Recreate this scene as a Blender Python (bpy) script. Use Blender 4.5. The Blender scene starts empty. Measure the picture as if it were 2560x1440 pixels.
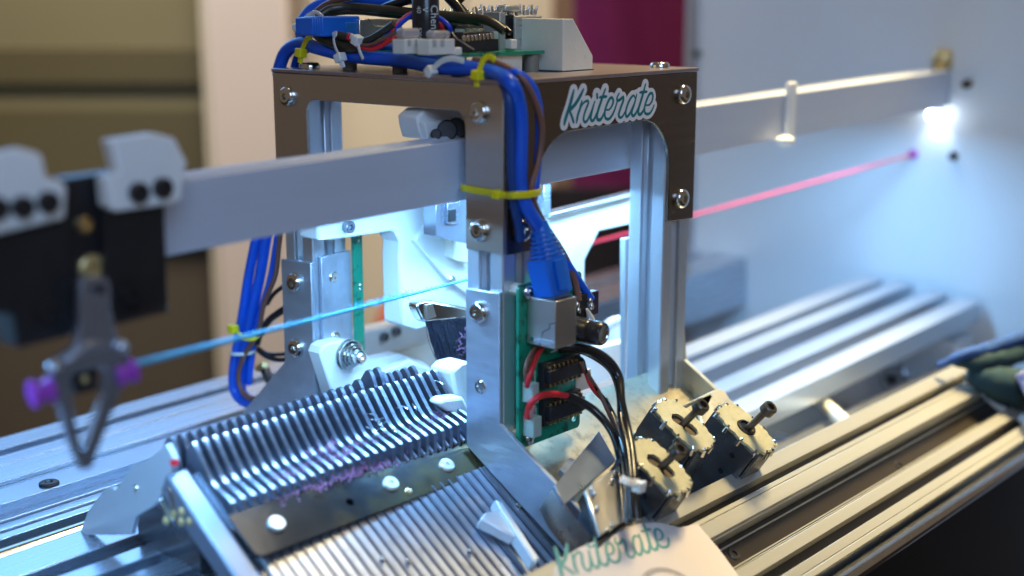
import bpy, bmesh, math, random
import numpy as np
from mathutils import Vector, Matrix, geometry
random.seed(7)
S = 0.001                      # everything below is in millimetres
PI = math.pi
C = bpy.context.scene.collection
SC = bpy.context.scene

# ------------------------------------------------------------------ camera
F = 3260.0
_R = np.array([0.66466243, 0.16113028, 0.72956212])
_Y = np.array([-0.7471438, 0.14334221, 0.64902169])
_Z = np.array([0.0, 0.97646815, -0.21566168])
M3 = np.array([_R, _Y, _Z])
CAM = np.array([-375.068, -338.178, 31.9])
cd = bpy.data.cameras.new('camera'); cam = bpy.data.objects.new('camera', cd); C.objects.link(cam)
cd.sensor_width = 36; cd.lens = F / 2560 * 36
cd.clip_start = 0.02; cd.clip_end = 60
rt, up, bk = M3[:, 0], M3[:, 1], -M3[:, 2]
cam.matrix_world = Matrix(((rt[0], up[0], bk[0], CAM[0]*S), (rt[1], up[1], bk[1], CAM[1]*S), (rt[2], up[2], bk[2], CAM[2]*S), (0, 0, 0, 1)))
cd.dof.use_dof = True; cd.dof.focus_distance = 0.565; cd.dof.aperture_fstop = 4.1; cd.dof.aperture_blades = 0
SC.camera = cam

# ------------------------------------------------------------------ world, lamps, exposure
w = bpy.data.worlds.new('World'); SC.world = w; w.use_nodes = True
bg = w.node_tree.nodes['Background']; bg.inputs[0].default_value = (0.56, 0.44, 0.34, 1); bg.inputs[1].default_value = 0.19
SC.view_settings.view_transform = 'Standard'; SC.view_settings.look = 'None'
SC.view_settings.exposure = 0.27; SC.view_settings.gamma = 1

def lamp(name, loc, target, size, power, col, size_y=None, spread=None):
    l = bpy.data.lights.new(name, 'AREA'); l.energy = power; l.color = col
    l.shape = 'RECTANGLE'; l.size = size*S; l.size_y = (size_y or size)*S
    if spread: l.spread = math.radians(spread)
    o = bpy.data.objects.new(name, l); C.objects.link(o)
    o.location = Vector(loc)*S
    o.rotation_euler = (Vector(target)-Vector(loc)).to_track_quat('-Z', 'Y').to_euler()
    return o
lamp('room_ceiling_lamp', (600, -40, 1000), (390, -150, -180), 380, 4.4, (1.0, 0.79, 0.40), spread=40)
lamp('room_fill_lamp', (500, -100, 1100), (60, 0, -50), 500, 1.0, (1.0, 0.84, 0.62))
lamp('back_blue_fill', (210, 860, 330), (-120, 130, -178), 560, 2.1, (0.17, 0.48, 1.0), 420)  # unseen blue area lamp added so the left rails reflect blue
lamp('front_blue_fill', (-620, -850, 480), (-60, 0, -60), 550, 5.4, (0.40, 0.62, 1.0))  # added blue fill with no known source, tints the beam face
lamp('back_room_fill', (100, 450, 1500), (480, 980, -50), 500, 7.5, (1.0, 0.88, 0.72), spread=62)  # unseen area lamp added to brighten the column and shelves
lamp('led_strip_light', (30, 46, -52), (30, 60, -300), 780, 1.65, (0.25, 0.58, 1.0), 10)
sp_ = bpy.data.lights.new('work_lamp_light', 'SPOT'); sp_.energy = 0.9; sp_.color = (0.62, 0.80, 1.0); sp_.spot_size = math.radians(80); sp_.spot_blend = 0.8; sp_.shadow_soft_size = 0.004
so_ = bpy.data.objects.new('work_lamp_light', sp_); C.objects.link(so_); so_.location = Vector((467, 33, -42.5))*S
so_.rotation_euler = Vector((0.24, 0.06, -1)).to_track_quat('-Z', 'Y').to_euler()

# ------------------------------------------------------------------ photo geometry helpers (millimetres)
def un(px, py, n, c):
    d = M3 @ np.array([(px-1280)/F, (720-py)/F, 1.0]); n = np.array(n, float)
    t = (c - n@CAM)/(n@d); return Vector(CAM + t*d)
def ax(px, py, x=0): return un(px, py, (1, 0, 0), x)
def ay(px, py, y=0): return un(px, py, (0, 1, 0), y)
def az(px, py, z=0): return un(px, py, (0, 0, 1), z)
TH = math.radians(33); BN = Vector((0, -math.sin(TH), math.cos(TH))); BU = Vector((0, -math.cos(TH), -math.sin(TH)))
def ab(px, py, c): return un(px, py, tuple(BN), c)
BEDM = Matrix(((1, 0, 0, 0), (0, BU.y, BN.y, 0), (0, BU.z, BN.z, 0), (0, 0, 0, 1)))   # local (x, s, c) -> world
def bedm(): # right-handed version: local x->X, y->-U (uphill), z->N
    return Matrix(((1, 0, 0, 0), (0, -BU.y, BN.y, 0), (0, -BU.z, BN.z, 0), (0, 0, 0, 1)))
BM = bedm()

# ------------------------------------------------------------------ materials
MATS = {}
def mat(name, col, rough=0.5, metal=0.0, var=0.06, nscale=60, stretch=None, bump=0.0, bscale=400, emit=0, ecol=None, trans=0, coat=0, spots=None, sub=0):
    m = bpy.data.materials.new(name); m.use_nodes = True; nt = m.node_tree; N = nt.nodes; L = nt.links
    b = N['Principled BSDF']
    tc = N.new('ShaderNodeTexCoord'); mp = N.new('ShaderNodeMapping'); L.new(tc.outputs['Object'], mp.inputs[0])
    if stretch: mp.inputs['Scale'].default_value = stretch
    no = N.new('ShaderNodeTexNoise'); no.inputs['Scale'].default_value = nscale; no.inputs['Detail'].default_value = 4
    L.new(mp.outputs[0], no.inputs['Vector'])
    mx = N.new('ShaderNodeMix'); mx.data_type = 'RGBA'
    c1 = tuple(max(0, c*(1-var*2)) for c in col)+(1,); c2 = tuple(min(1, c*(1+var*2)) for c in col)+(1,)
    mx.inputs[6].default_value = c1; mx.inputs[7].default_value = c2
    L.new(no.outputs['Fac'], mx.inputs[0])
    out = mx.outputs[2]
    if spots:
        n2 = N.new('ShaderNodeTexNoise'); n2.inputs['Scale'].default_value = spots[1]; n2.inputs['Detail'].default_value = 6; n2.inputs['Roughness'].default_value = 0.65
        L.new(tc.outputs['Object'], n2.inputs['Vector'])
        r = N.new('ShaderNodeMapRange'); r.inputs[1].default_value = spots[2]; r.inputs[2].default_value = spots[3]
        L.new(n2.outputs['Fac'], r.inputs[0])
        m2 = N.new('ShaderNodeMix'); m2.data_type = 'RGBA'; L.new(r.outputs[0], m2.inputs[0]); L.new(out, m2.inputs[6]); m2.inputs[7].default_value = spots[0]+(1,)
        out = m2.outputs[2]
    L.new(out, b.inputs['Base Color'])
    rr = N.new('ShaderNodeMapRange'); rr.inputs[3].default_value = max(0.03, rough*0.8); rr.inputs[4].default_value = min(1, rough*1.2)
    L.new(no.outputs['Fac'], rr.inputs[0]); L.new(rr.outputs[0], b.inputs['Roughness'])
    b.inputs['Metallic'].default_value = metal
    if trans: b.inputs['Transmission Weight'].default_value = trans
    if coat: b.inputs['Coat Weight'].default_value = coat
    if sub: b.inputs['Subsurface Weight'].default_value = sub; b.inputs['Subsurface Scale'].default_value = 0.003
    if emit: b.inputs['Emission Color'].default_value = (ecol or col)+(1,) if len(ecol or col) == 3 else ecol; b.inputs['Emission Strength'].default_value = emit
    if bump:
        n3 = N.new('ShaderNodeTexNoise'); n3.inputs['Scale'].default_value = bscale; n3.inputs['Detail'].default_value = 3
        L.new(mp.outputs[0], n3.inputs['Vector'])
        bp = N.new('ShaderNodeBump'); bp.inputs['Strength'].default_value = bump; bp.inputs['Distance'].default_value = 0.0004
        L.new(n3.outputs['Fac'], bp.inputs['Height']); L.new(bp.outputs[0], b.inputs['Normal'])
    MATS[name] = m; return m
ALU = mat('anodised_aluminium', (0.52, 0.57, 0.65), 0.27, 0.92, 0.03, 300, (0.02, 1, 1), 0.03, 900)
ALUZ = mat('anodised_aluminium_upright', (0.64, 0.68, 0.74), 0.34, 0.8, 0.04, 300, (1, 1, 0.02), 0.10, 600)
BEAMM = mat('satin_beam_aluminium', (0.56, 0.60, 0.70), 0.45, 0.2, 0.03, 220, (0.02, 1, 1), 0.06, 500)
STEEL = mat('brushed_stainless', (0.60, 0.54, 0.48), 0.30, 0.96, 0.025, 260, (1, 0.04, 1), 0.10, 700)  # warm room reflection tinted into the base colour
STEELX = mat('stainless_dark_reflection', (0.22, 0.185, 0.16), 0.26, 0.98, 0.02, 260, (0.04, 1, 1), 0.06, 900)  # darker copy of the stainless, dark reflection put into its colour
PLATE = mat('scratched_aluminium_plate', (0.50, 0.55, 0.64), 0.36, 0.75, 0.10, 240, (1, 0.16, 0.75), 0.3, 500, spots=((0.42, 0.46, 0.54), 45, 0.5, 0.72))
BASEP = mat('zinc_plated_steel', (0.52, 0.46, 0.32), 0.42, 0.7, 0.1, 70, None, 0.2, 500, spots=((0.30, 0.27, 0.20), 120, 0.52, 0.7))
ZINC = mat('yellow_zinc', (0.62, 0.58, 0.38), 0.40, 0.7, 0.1, 130, None, 0.12, 900, spots=((0.52, 0.48, 0.34), 420, 0.5, 0.75))
CHROME = mat('polished_steel', (0.72, 0.70, 0.66), 0.16, 1.0, 0.05, 200)
DARKST = mat('dark_oiled_steel', (0.14, 0.15, 0.17), 0.26, 0.75, 0.2, 90, None, 0.1, 500)
BLACKOX = mat('black_oxide', (0.05, 0.048, 0.05), 0.35, 0.6, 0.2, 200)
SINK = mat('sinker_steel', (0.25, 0.27, 0.34), 0.30, 0.85, 0.15, 160, None, 0.15, 700, spots=((0.22, 0.14, 0.20), 90, 0.56, 0.75))
NEED = mat('needle_steel', (0.46, 0.50, 0.58), 0.34, 0.8, 0.12, 200, (1, 0.2, 1), 0.1, 500, spots=((0.3, 0.3, 0.34), 120, 0.55, 0.75))
CAMP = mat('tarnished_cover_plate', (0.085, 0.09, 0.10), 0.16, 0.85, 0.3, 30, None, 0.06, 300, spots=((0.24, 0.19, 0.09), 26, 0.47, 0.66))
WHITE = mat('white_printed_plastic', (0.80, 0.81, 0.80), 0.5, 0, 0.02, 90, None, 0.3, 900, sub=0.05)
CREAM = mat('ivory_printed_plastic', (0.72, 0.69, 0.58), 0.5, 0, 0.06, 60, None, 0.3, 900, spots=((0.36, 0.34, 0.30), 70, 0.60, 0.8))
ENDP = mat('white_painted_end_plate', (0.62, 0.66, 0.70), 0.45, 0, 0.02, 10)
BLACKP = mat('black_plastic', (0.012, 0.012, 0.014), 0.42, 0, 0.2, 100, None, 0.1, 700)
BLUE = mat('blue_cable_jacket', (0.006, 0.095, 0.62), 0.36, 0, 0.12, 60, None, 0.12, 300)
BLUEP = mat('blue_plug_plastic', (0.006, 0.13, 0.60), 0.30, 0, 0.06, 60)
BROWN = mat('brown_wire', (0.17, 0.075, 0.05), 0.4, 0, 0.1, 60)
BLKW = mat('black_wire', (0.012, 0.012, 0.014), 0.22, 0, 0.1, 60)
RED = mat('red_wire', (0.65, 0.02, 0.03), 0.35, 0, 0.08, 60)
GREYW = mat('fine_bare_wire', (0.35, 0.33, 0.30), 0.35, 0.6, 0.1, 60)
YEL = mat('yellow_nylon', (0.80, 0.70, 0.01), 0.38, 0, 0.06, 90, sub=0.05)
WTIE = mat('clear_nylon', (0.74, 0.74, 0.70), 0.3, 0, 0.04, 90, sub=0.1)
PCB = mat('green_solder_mask', (0.004, 0.24, 0.14), 0.30, 0, 0.12, 140, spots=((0.004, 0.085, 0.045), 160, 0.54, 0.60), coat=0.3)
JST = mat('natural_nylon', (0.72, 0.70, 0.62), 0.42, 0, 0.04, 90, sub=0.1)
SOLD = mat('solder', (0.75, 0.70, 0.60), 0.22, 1.0, 0.1, 300)
GOLD = mat('gold_pin', (0.75, 0.58, 0.30), 0.28, 1.0, 0.08, 300)
CHIP = mat('chip_plastic', (0.018, 0.018, 0.022), 0.38, 0, 0.15, 200, None, 0.12, 900)
JACK = mat('jack_shield', (0.62, 0.60, 0.57), 0.3, 0.88, 0.06, 90, None, 0.08, 400)
INK = mat('white_ink', (0.62, 0.64, 0.60), 0.6)
TEALI = mat('teal_print', (0.0, 0.17, 0.18), 0.45, 0, 0.05)
STICK = mat('sticker_white', (0.84, 0.80, 0.77), 0.42, 0, 0.03)
CARD = mat('card_paper', (0.66, 0.58, 0.53), 0.7, 0, 0.03, 30)
INKG = mat('grey_print', (0.20, 0.19, 0.18), 0.7)
FTEAL = mat('faded_teal_print', (0.10, 0.30, 0.27), 0.6, 0, 0.05)
PURP = mat('purple_plastic', (0.33, 0.05, 0.48), 0.4, 0, 0.1, 60, sub=0.1)
BRASS = mat('brass', (0.62, 0.48, 0.22), 0.3, 0.6, 0.08, 90)
GUNM = mat('feeder_steel', (0.42, 0.46, 0.55), 0.25, 0.8, 0.08, 60)
YARN = mat('teal_wool', (0.10, 0.42, 0.66), 0.85, 0, 0.3, 1200)
PINK = mat('pink_wool', (0.80, 0.06, 0.11), 0.85, 0, 0.15, 900)
LINT = mat('pink_lint', (0.50, 0.22, 0.42), 0.9, 0, 0.25, 900)
BRIS = mat('brush_bristle', (0.03, 0.032, 0.055), 0.35, 0, 0.3, 500)
TUBE = mat('heatshrink_clear', (0.55, 0.50, 0.50), 0.3, 0, 0.05, 90, trans=0.4)
# room
WALLM = mat('room_wall_paint', (0.62, 0.53, 0.40), 0.8, 0, 0.05, 2)
OLIVE = mat('olive_shelf_paint', (0.075, 0.062, 0.026), 0.7, 0, 0.1, 3)
OLIVL = mat('khaki_board', (0.155, 0.135, 0.072), 0.7, 0, 0.08, 3)
DBRN = mat('dark_brown_board', (0.06, 0.045, 0.028), 0.7, 0, 0.1, 3)
COLM = mat('pale_column', (0.55, 0.455, 0.38), 0.7, 0, 0.03, 3)
CREAMB = mat('cream_board', (0.60, 0.52, 0.38), 0.7, 0, 0.05, 2)
MAG = mat('magenta_cloth', (0.15, 0.0006, 0.06), 0.8, 0, 0.12, 6)
BLKC = mat('black_cloth', (0.012, 0.006, 0.008), 0.8, 0, 0.2, 6)
REDC = mat('red_box', (0.30, 0.05, 0.02), 0.6)
FLOOR = mat('dark_floor', (0.07, 0.06, 0.05), 0.7, 0, 0.2, 3)
TRAY = mat('blue_grey_tray', (0.055, 0.075, 0.11), 0.5, 0.2, 0.15, 20)
TEALC = mat('teal_knit_fabric', (0.004, 0.030, 0.045), 0.9, 0, 0.25, 200, None, 0.6, 500)
BLUEC = mat('blue_knit_fabric', (0.010, 0.055, 0.22), 0.9, 0, 0.25, 200, None, 0.6, 500)
LED = mat('led_emitter', (0.9, 0.95, 1.0), 0.4, emit=18, ecol=(0.80, 0.90, 1.0))

# ------------------------------------------------------------------ mesh builder
class MB:
    def __init__(s): s.v = []; s.f = []
    def add(s, vs, fs):
        k = len(s.v); s.v += [tuple(v) for v in vs]; s.f += [tuple(i+k for i in f) for f in fs]; return s
    def box(s, x0, x1, y0, y1, z0, z1, m=None):
        vs = [Vector((x, y, z)) for x in (x0, x1) for y in (y0, y1) for z in (z0, z1)]
        if m: vs = [m @ v for v in vs]
        return s.add(vs, [(0, 1, 3, 2), (4, 6, 7, 5), (0, 4, 5, 1), (2, 3, 7, 6), (0, 2, 6, 4), (1, 5, 7, 3)])
    def prism(s, poly, axis, a, b, holes=(), m=None):
        """poly in the two other axes (order xyz minus axis), extruded from a to b"""
        loops = [list(poly)]+[list(h) for h in holes]
        def mk(p, h):
            q = list(p); q.insert('xyz'.index(axis), h); v = Vector(q); return m @ v if m else v
        tri = geometry.tessellate_polygon([[Vector((p[0], p[1], 0)) for p in l] for l in loops])
        flat = [p for l in loops for p in l]; n = len(flat)
        vs = [mk(p, a) for p in flat]+[mk(p, b) for p in flat]
        fs = [tuple(t) for t in tri]+[tuple(i+n for i in reversed(t)) for t in tri]
        k = 0
        for l in loops:
            m_ = len(l)
            for i in range(m_):
                j = (i+1) % m_; fs.append((k+i, k+j, k+j+n, k+i+n))
            k += m_
        return s.add(vs, fs)
    def lathe(s, prof, m=None, seg=20, caps=True, hexr=()):
        """prof: (r, z) list around local z; indices in hexr are drawn as hexagons"""
        vs = []; fs = []
        for i, (r, z) in enumerate(prof):
            for k in range(seg):
                a = 2*PI*k/seg; rr = r
                if i in hexr:
                    t = (a % (PI/3))-PI/6; rr = r*math.cos(PI/6)/math.cos(t)
                v = Vector((rr*math.cos(a), rr*math.sin(a), z)); vs.append(m @ v if m else v)
        for i in range(len(prof)-1):
            for k in range(seg):
                k2 = (k+1) % seg; fs.append((i*seg+k, i*seg+k2, (i+1)*seg+k2, (i+1)*seg+k))
        if caps:
            fs.append(tuple(range(seg))[::-1]); fs.append(tuple((len(prof)-1)*seg+k for k in range(seg)))
        return s.add(vs, fs)
    def cyl(s, p0, p1, r, r2=None, seg=16):
        p0 = Vector(p0); p1 = Vector(p1); return s.tube([p0, p1], [r, r if r2 is None else r2], seg, smooth=False)
    def tube(s, pts, r, seg=10, smooth=True, flat=None, res=5, closed=False):
        P = [Vector(p) for p in pts]
        rs = [r]*len(P) if (isinstance(r, tuple) or not hasattr(r, '__len__')) else list(r)
        rs = [Vector(q) if hasattr(q, '__len__') else Vector((q, q)) for q in rs]
        if smooth and len(P) > 2:
            Q = []; RS = []
            n = len(P)
            rng = range(n) if closed else range(n-1)
            for i in rng:
                if closed: p0, p1, p2, p3 = P[i-1], P[i], P[(i+1) % n], P[(i+2) % n]; ra, rb = rs[i], rs[(i+1) % n]
                else: p0 = P[max(i-1, 0)]; p1 = P[i]; p2 = P[i+1]; p3 = P[min(i+2, n-1)]; ra, rb = rs[i], rs[i+1]
                for k in range(res):
                    t = k/res; Q.append(0.5*((2*p1)+(p2-p0)*t+(2*p0-5*p1+4*p2-p3)*t*t+(3*p1-p0-3*p2+p3)*t**3)); RS.append(ra+(rb-ra)*t)
            if not closed: Q.append(P[-1]); RS.append(rs[-1])
            P, rs = Q, RS
        n = len(P); vs = []; nrm = None
        for i in range(n):
            if closed: t = (P[(i+1) % n]-P[i-1])
            else: t = P[min(i+1, n-1)]-P[max(i-1, 0)]
            t.normalize()
            if nrm is None:
                nrm = Vector(flat) if flat is not None else t.orthogonal()
            nrm = (nrm-t*nrm.dot(t)).normalized(); bi = t.cross(nrm)
            ra, rb = rs[i]
            for k in range(seg):
                a = 2*PI*k/seg+PI/seg; vs.append(P[i]+nrm*(ra*math.cos(a))+bi*(rb*math.sin(a)))
        fs = []
        for i in range(n if closed else n-1):
            j = (i+1) % n
            for k in range(seg):
                k2 = (k+1) % seg; fs.append((i*seg+k, i*seg+k2, j*seg+k2, j*seg+k))
        if not closed: fs.append(tuple(range(seg))[::-1]); fs.append(tuple((n-1)*seg+k for k in range(seg)))
        return s.add(vs, fs)
    def ball(s, c, r, seg=12, sc=(1, 1, 1), m=None):
        n = seg//2; prof = [(r*math.sin(PI*i/n)*1.0 if 0 < i < n else r*0.02, -r*math.cos(PI*i/n)) for i in range(n+1)]
        mm = Matrix.Translation(Vector(c)) @ (m or Matrix()) @ Matrix.Diagonal((sc[0], sc[1], sc[2], 1))
        return s.lathe(prof, mm, seg)
    def xf(s, m): s.v = [tuple(m @ Vector(v)) for v in s.v]; return s
    def mesh(s, name, m, inv=None, smooth=35, bevel=0):
        me = bpy.data.meshes.new(name)
        vs = s.v if inv is None else [tuple(inv @ Vector(v)) for v in s.v]
        me.from_pydata([(a*S, b*S, c*S) for a, b, c in vs], [], s.f)
        bm = bmesh.new(); bm.from_mesh(me); bmesh.ops.recalc_face_normals(bm, faces=bm.faces)
        bm.to_mesh(bm and me); bm.free()
        me.materials.append(m)
        if smooth: me.shade_smooth(); me.set_sharp_from_angle(angle=math.radians(smooth))
        return me

BASE = {}                                       # object -> world matrix (mm)
def place(o, W, parent=None):
    BASE[o] = W.copy()
    L = (BASE[parent].inverted() @ W) if parent else W.copy()
    L.translation = L.translation*S
    o.parent = parent; o.matrix_local = L
    return o
def props(o, label=None, cat=None, group=None, kind=None, category=None):
    cat = cat or category
    for k, v in (('label', label), ('category', cat), ('group', group), ('kind', kind)):
        if v: o[k] = v
    return o
def thing(name, label, cat, loc, group=None, rot=None):
    o = bpy.data.objects.new(name, None); C.objects.link(o); o.empty_display_size = 0.01
    place(o, Matrix.Translation(Vector(loc)) @ (rot or Matrix())); return props(o, label, cat, group)
def build(name, mb, m, parent=None, bevel=0, smooth=35, W=None, **pr):
    """mesh given in world millimetres"""
    if W is None:
        if parent: W = BASE[parent].copy() if parent.type == 'EMPTY' else BASE[parent].copy()
        else:
            n = len(mb.v); c = Vector((sum(v[0] for v in mb.v)/n, sum(v[1] for v in mb.v)/n, min(v[2] for v in mb.v))); W = Matrix.Translation(c)
    me = mb.mesh(name, m, W.inverted(), smooth)
    o = bpy.data.objects.new(name, me); C.objects.link(o); place(o, W, parent); props(o, **pr)
    if bevel:
        b = o.modifiers.new('bevel', 'BEVEL'); b.width = bevel*S; b.segments = 2; b.limit_method = 'ANGLE'; b.angle_limit = math.radians(50); b.harden_normals = False
    return o
def inst(name, me, W, parent=None, **pr):
    """shared local mesh placed at W"""
    o = bpy.data.objects.new(name, me); C.objects.link(o); place(o, W, parent); return props(o, **pr)
def axis_m(loc, d, roll=0.0):
    loc = Vector(loc); d = Vector(d).normalized(); q = d.to_track_quat('Z', 'Y'); return Matrix.Translation(Vector(loc)) @ q.to_matrix().to_4x4() @ Matrix.Rotation(roll, 4, 'Z')
def rrect(x0, x1, y0, y1, r, n=5, rs=None):
    rs = rs or (r, r, r, r); out = []
    for (cx, cy, a0, rr) in ((x1-rs[0], y1-rs[0], 0, rs[0]), (x0+rs[1], y1-rs[1], 90, rs[1]), (x0+rs[2], y0+rs[2], 180, rs[2]), (x1-rs[3], y0+rs[3], 270, rs[3])):
        if rr <= 0: out.append((cx, cy)); continue
        for k in range(n+1):
            a = math.radians(a0+90*k/n); out.append((cx+rr*math.cos(a), cy+rr*math.sin(a)))
    return out
def circ(cx, cy, r, n=16, ry=None): return [(cx+r*math.cos(2*PI*k/n), cy+(ry or r)*math.sin(2*PI*k/n)) for k in range(n)]

# shared screws
def button_mesh(name, R, H, m, hexr=1.7):
    prof = [(R, 0)]+[(R*(1-(k/6)**2.6*0.45), H*math.sin(k/6*PI/2)) for k in range(1, 6)]
    prof += [(R*0.52, H), (hexr, H*0.98), (hexr*0.98, H*0.25), (0.05, H*0.22)]
    n = len(prof)
    return MB().lathe(prof, None, 24, False, hexr=(n-3, n-2)).mesh(name, m)
BUT = button_mesh('button_screw', 4.6, 2.7, CHROME)
def cap_mesh(name, R, H, m, hr=1.6, shaft=0, sr=1.5):
    prof = []
    if shaft: prof += [(sr, -shaft), (sr, 0)]
    else: prof += [(R*.9, 0)]
    prof += [(R*.93, 0), (R, .3), (R, H-.4), (R-.4, H), (hr, H-.02), (hr*.97, H-1.6), (.05, H-1.7)]
    n = len(prof); return MB().lathe(prof, None, 20, False, hexr=(n-3, n-2)).mesh(name, m)
def pan_mesh(name, R, H, m):
    prof = [(R, 0), (R, H*.5), (R*.85, H), (R*.42, H), (R*.35, H*.4), (.05, H*.35)]
    return MB().lathe(prof, None, 20, False).mesh(name, m)

def tslot(w=20., slot=6.2, depth=4.5, lip=1.8, inner=9.5):
    """outline of a slotted 20 mm profile centred on the origin"""
    h = w/2; a = slot/2; b = inner/2
    side = [(a, h), (a, h-lip), (b, h-lip), (b-2, h-depth), (-(b-2), h-depth), (-b, h-lip), (-a, h-lip), (-a, h)]
    out = []
    for k in range(4):
        ang = -k*PI/2
        pts = [(h, h)] if False else []
        c, s_ = math.cos(ang), math.sin(ang)
        q = [(-h+.6, h)]+[(-x, y) for x, y in side]+[(h-.6, h)]
        out += [(x*c-y*s_, x*s_+y*c) for x, y in q]
    return out

def skew(d, piv):
    q = Vector((1, 0, 0)).rotation_difference(Vector(d).normalized()).to_matrix().to_4x4()
    return Matrix.Translation(Vector(piv)) @ q @ Matrix.Translation(-Vector(piv))

# ================================================================== room behind the machine
FH = Vector((M3[0, 2], M3[1, 2], 0)).normalized(); RH = Vector((rt[0], rt[1], 0)); CAMV = Vector(CAM)
ROOMM = Matrix(((RH.x, FH.x, 0, CAMV.x), (RH.y, FH.y, 0, CAMV.y), (0, 0, 1, CAMV.z), (0, 0, 0, 1)))   # local (right, ahead, up) seen from the camera's stand
def rp(px, py, ahead):      # point at a given horizontal distance ahead
    p = ROOMM.inverted() @ un(px, py, tuple(FH), FH.dot(CAMV)+ahead); return p
def rbox(px0, px1, py0, py1, ahead, th):
    a = rp(px0, py1, ahead); b = rp(px1, py0, ahead); xa, xb = rp(px0, 450, ahead).x, rp(px1, 450, ahead).x
    return MB().box(xa, xb, ahead, ahead+th, a.z, b.z, ROOMM)
wl = MB().box(-3500, 3500, 2600, 2640, -900, 2200, ROOMM)
build('wall', wl, WALLM, kind='structure')
build('floor', MB().box(-4000, 4000, -1500, 3500, -940, -900, ROOMM), FLOOR, kind='structure')
# shelving on the left, each board a part
t = thing('shelf_unit', 'olive and khaki shelf unit in the blurred background left of the pale column', 'shelf', ROOMM @ Vector((-900, 1700, -900)))
for i, (y0, y1, m, dz) in enumerate(((-900, 122, OLIVL, 0), (126, 208, OLIVE, -8), (212, 272, OLIVL, 0), (276, 600, OLIVE, -12))):
    build('board', rbox(-700, 560, y0, y1, 1500+dz, 30), m, t)
build('cabinet_door', rbox(-700, 560, 600, 1900, 1500, 30), DBRN, t)

t = thing('column', 'pale pinkish column behind the left post of the carriage', 'column', ROOMM @ Vector((-260, 1400, -900)))
build('shaft', rbox(535, 735, -700, 2200, 1400, 120), COLM, t, bevel=4)
build('edge_trim', rbox(520, 536, -700, 2200, 1440, 40), CREAMB, t)
t = thing('partition_board', 'cream partition board behind the middle of the carriage', 'board', ROOMM @ Vector((-50, 1650, -900)))
build('panel', rbox(725, 1160, -700, 1900, 1550, 30), CREAMB, t); build('panel', rbox(1165, 1395, -700, 1900, 1560, 30), WALLM, t)
build('post', rbox(1380, 1440, -700, 1900, 1530, 40), mat('brown_post', (0.20, 0.12, 0.08), 0.7), t)
build('red_box', rbox(925, 1060, 805, 900, 1200, 120), REDC, None, label='small orange red box, blurred, behind the white printed arm', category='box', bevel=3)
# magenta garment, softly folded
def cloth(px0, px1, py0, py1, ahead, th, amp, seed, nx=26, nz=16):
    a = rp(px0, py1, ahead); b = rp(px1, py0, ahead); a.x = rp(px0, 300, ahead).x; b.x = rp(px1, 300, ahead).x; vs = []; fs = []
    for side in (0, 1):
        for i in range(nx+1):
            for j in range(nz+1):
                x = a.x+(b.x-a.x)*i/nx; z = a.z+(b.z-a.z)*j/nz
                d = amp*(math.sin(x*0.045+seed+0.004*z)+0.5*math.sin(x*0.1+z*0.02+seed*2))
                vs.append(ROOMM @ Vector((x, ahead+d+side*th, z)))
    n = (nx+1)*(nz+1)
    for side in (0, 1):
        for i in range(nx):
            for j in range(nz):
                k = side*n+i*(nz+1)+j; q = (k, k+nz+1, k+nz+2, k+1); fs.append(q if side == 0 else q[::-1])
    for i in range(nx):
        for j in (0, nz): k = i*(nz+1)+j; fs.append((k, k+nz+1, k+nz+1+n, k+n))
    for j in range(nz):
        for i in (0, nx): k = i*(nz+1)+j; fs.append((k, k+1, k+1+n, k+n))
    return MB().add(vs, fs)
t = thing('hanging_garment', 'deep magenta garment with black lower half hanging behind the carriage', 'garment', ROOMM @ Vector((150, 1300, -400)))
build('magenta_cloth', cloth(1432, 1745, -350, 492, 1250, 12, 7, 1.0), MAG, t, smooth=80)
build('black_cloth', cloth(1335, 1745, 470, 1100, 1240, 12, 6, 2.2), BLKC, t, smooth=80)

# ================================================================== machine frame
EPX = 476
t = thing('end_plate', 'large white painted end plate of the machine lit by the blue white lamp', 'panel', (EPX, 100, -400))
hole = [circ(*h, 3.2, 14) for h in ((49.7, -71.3), (21.4, -70.5), (15.4, -22.3))]
build('plate', MB().prism([(-190, -420), (236, -420), (236, 230), (-190, 230)], 'x', EPX, EPX+8, hole), ENDP, t)
build('corner_post', MB().box(EPX-2, EPX+14, 226, 240, -420, 232), ALUZ, t, bevel=1)
for (y, z, r) in ((228, -8, 3.0), (15.4, -22.3, 3.0)): inst('bolt', cap_mesh('end_plate_bolt', r, 4, BLACKOX), axis_m((EPX, y, z), (-1, 0, 0)), t)
inst('bolt', cap_mesh('end_plate_bolt', 3, 3, BLACKOX), axis_m((EPX, 21.4, -70.5), (-1, 0, 0)), t)
inst('bolt', cap_mesh('end_plate_bolt', 3, 3, PURP), axis_m((EPX, 49.7, -71.3), (-1, 0, 0)), t)

# guide beam (slightly rising to the right, as installed)
KB = skew((1, 0.0, 0.0205), (0, 34, -36))
t = thing('guide_beam', 'long satin aluminium guide beam passing through the carriage', 'rail', (0, 34, -36))
prof = [(28, -48), (28, -23.8), (30, -23.0), (30.8, -24.2), (37.5, -24.2), (38.3, -23.0), (41, -23.0), (41, -48), (38, -48), (38, -46.5), (31, -46.5), (31, -48)]
build('profile', MB().prism(prof, 'x', -330, EPX-1).xf(KB), BEAMM, t, bevel=0.35)
mb = MB(); mb.box(-330, EPX-2, 31.6, 37.4, -47.9, -46.6)
ls = build('led_tape', mb.xf(KB), WHITE, t)
t2 = thing('work_lamp', 'bright white lamp under the beam end beside the white end plate', 'lamp', (446, 38, -44))
build('lamp_head', MB().cyl((466, 34, -37.3), (466, 34, -40), 4.5, 5.5, 20), WHITE, t2, bevel=0.4)
build('diffuser', MB().ball((466, 33, -43), 4.6, 16, (1.0, 1, 0.9)), LED, t2)
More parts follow.
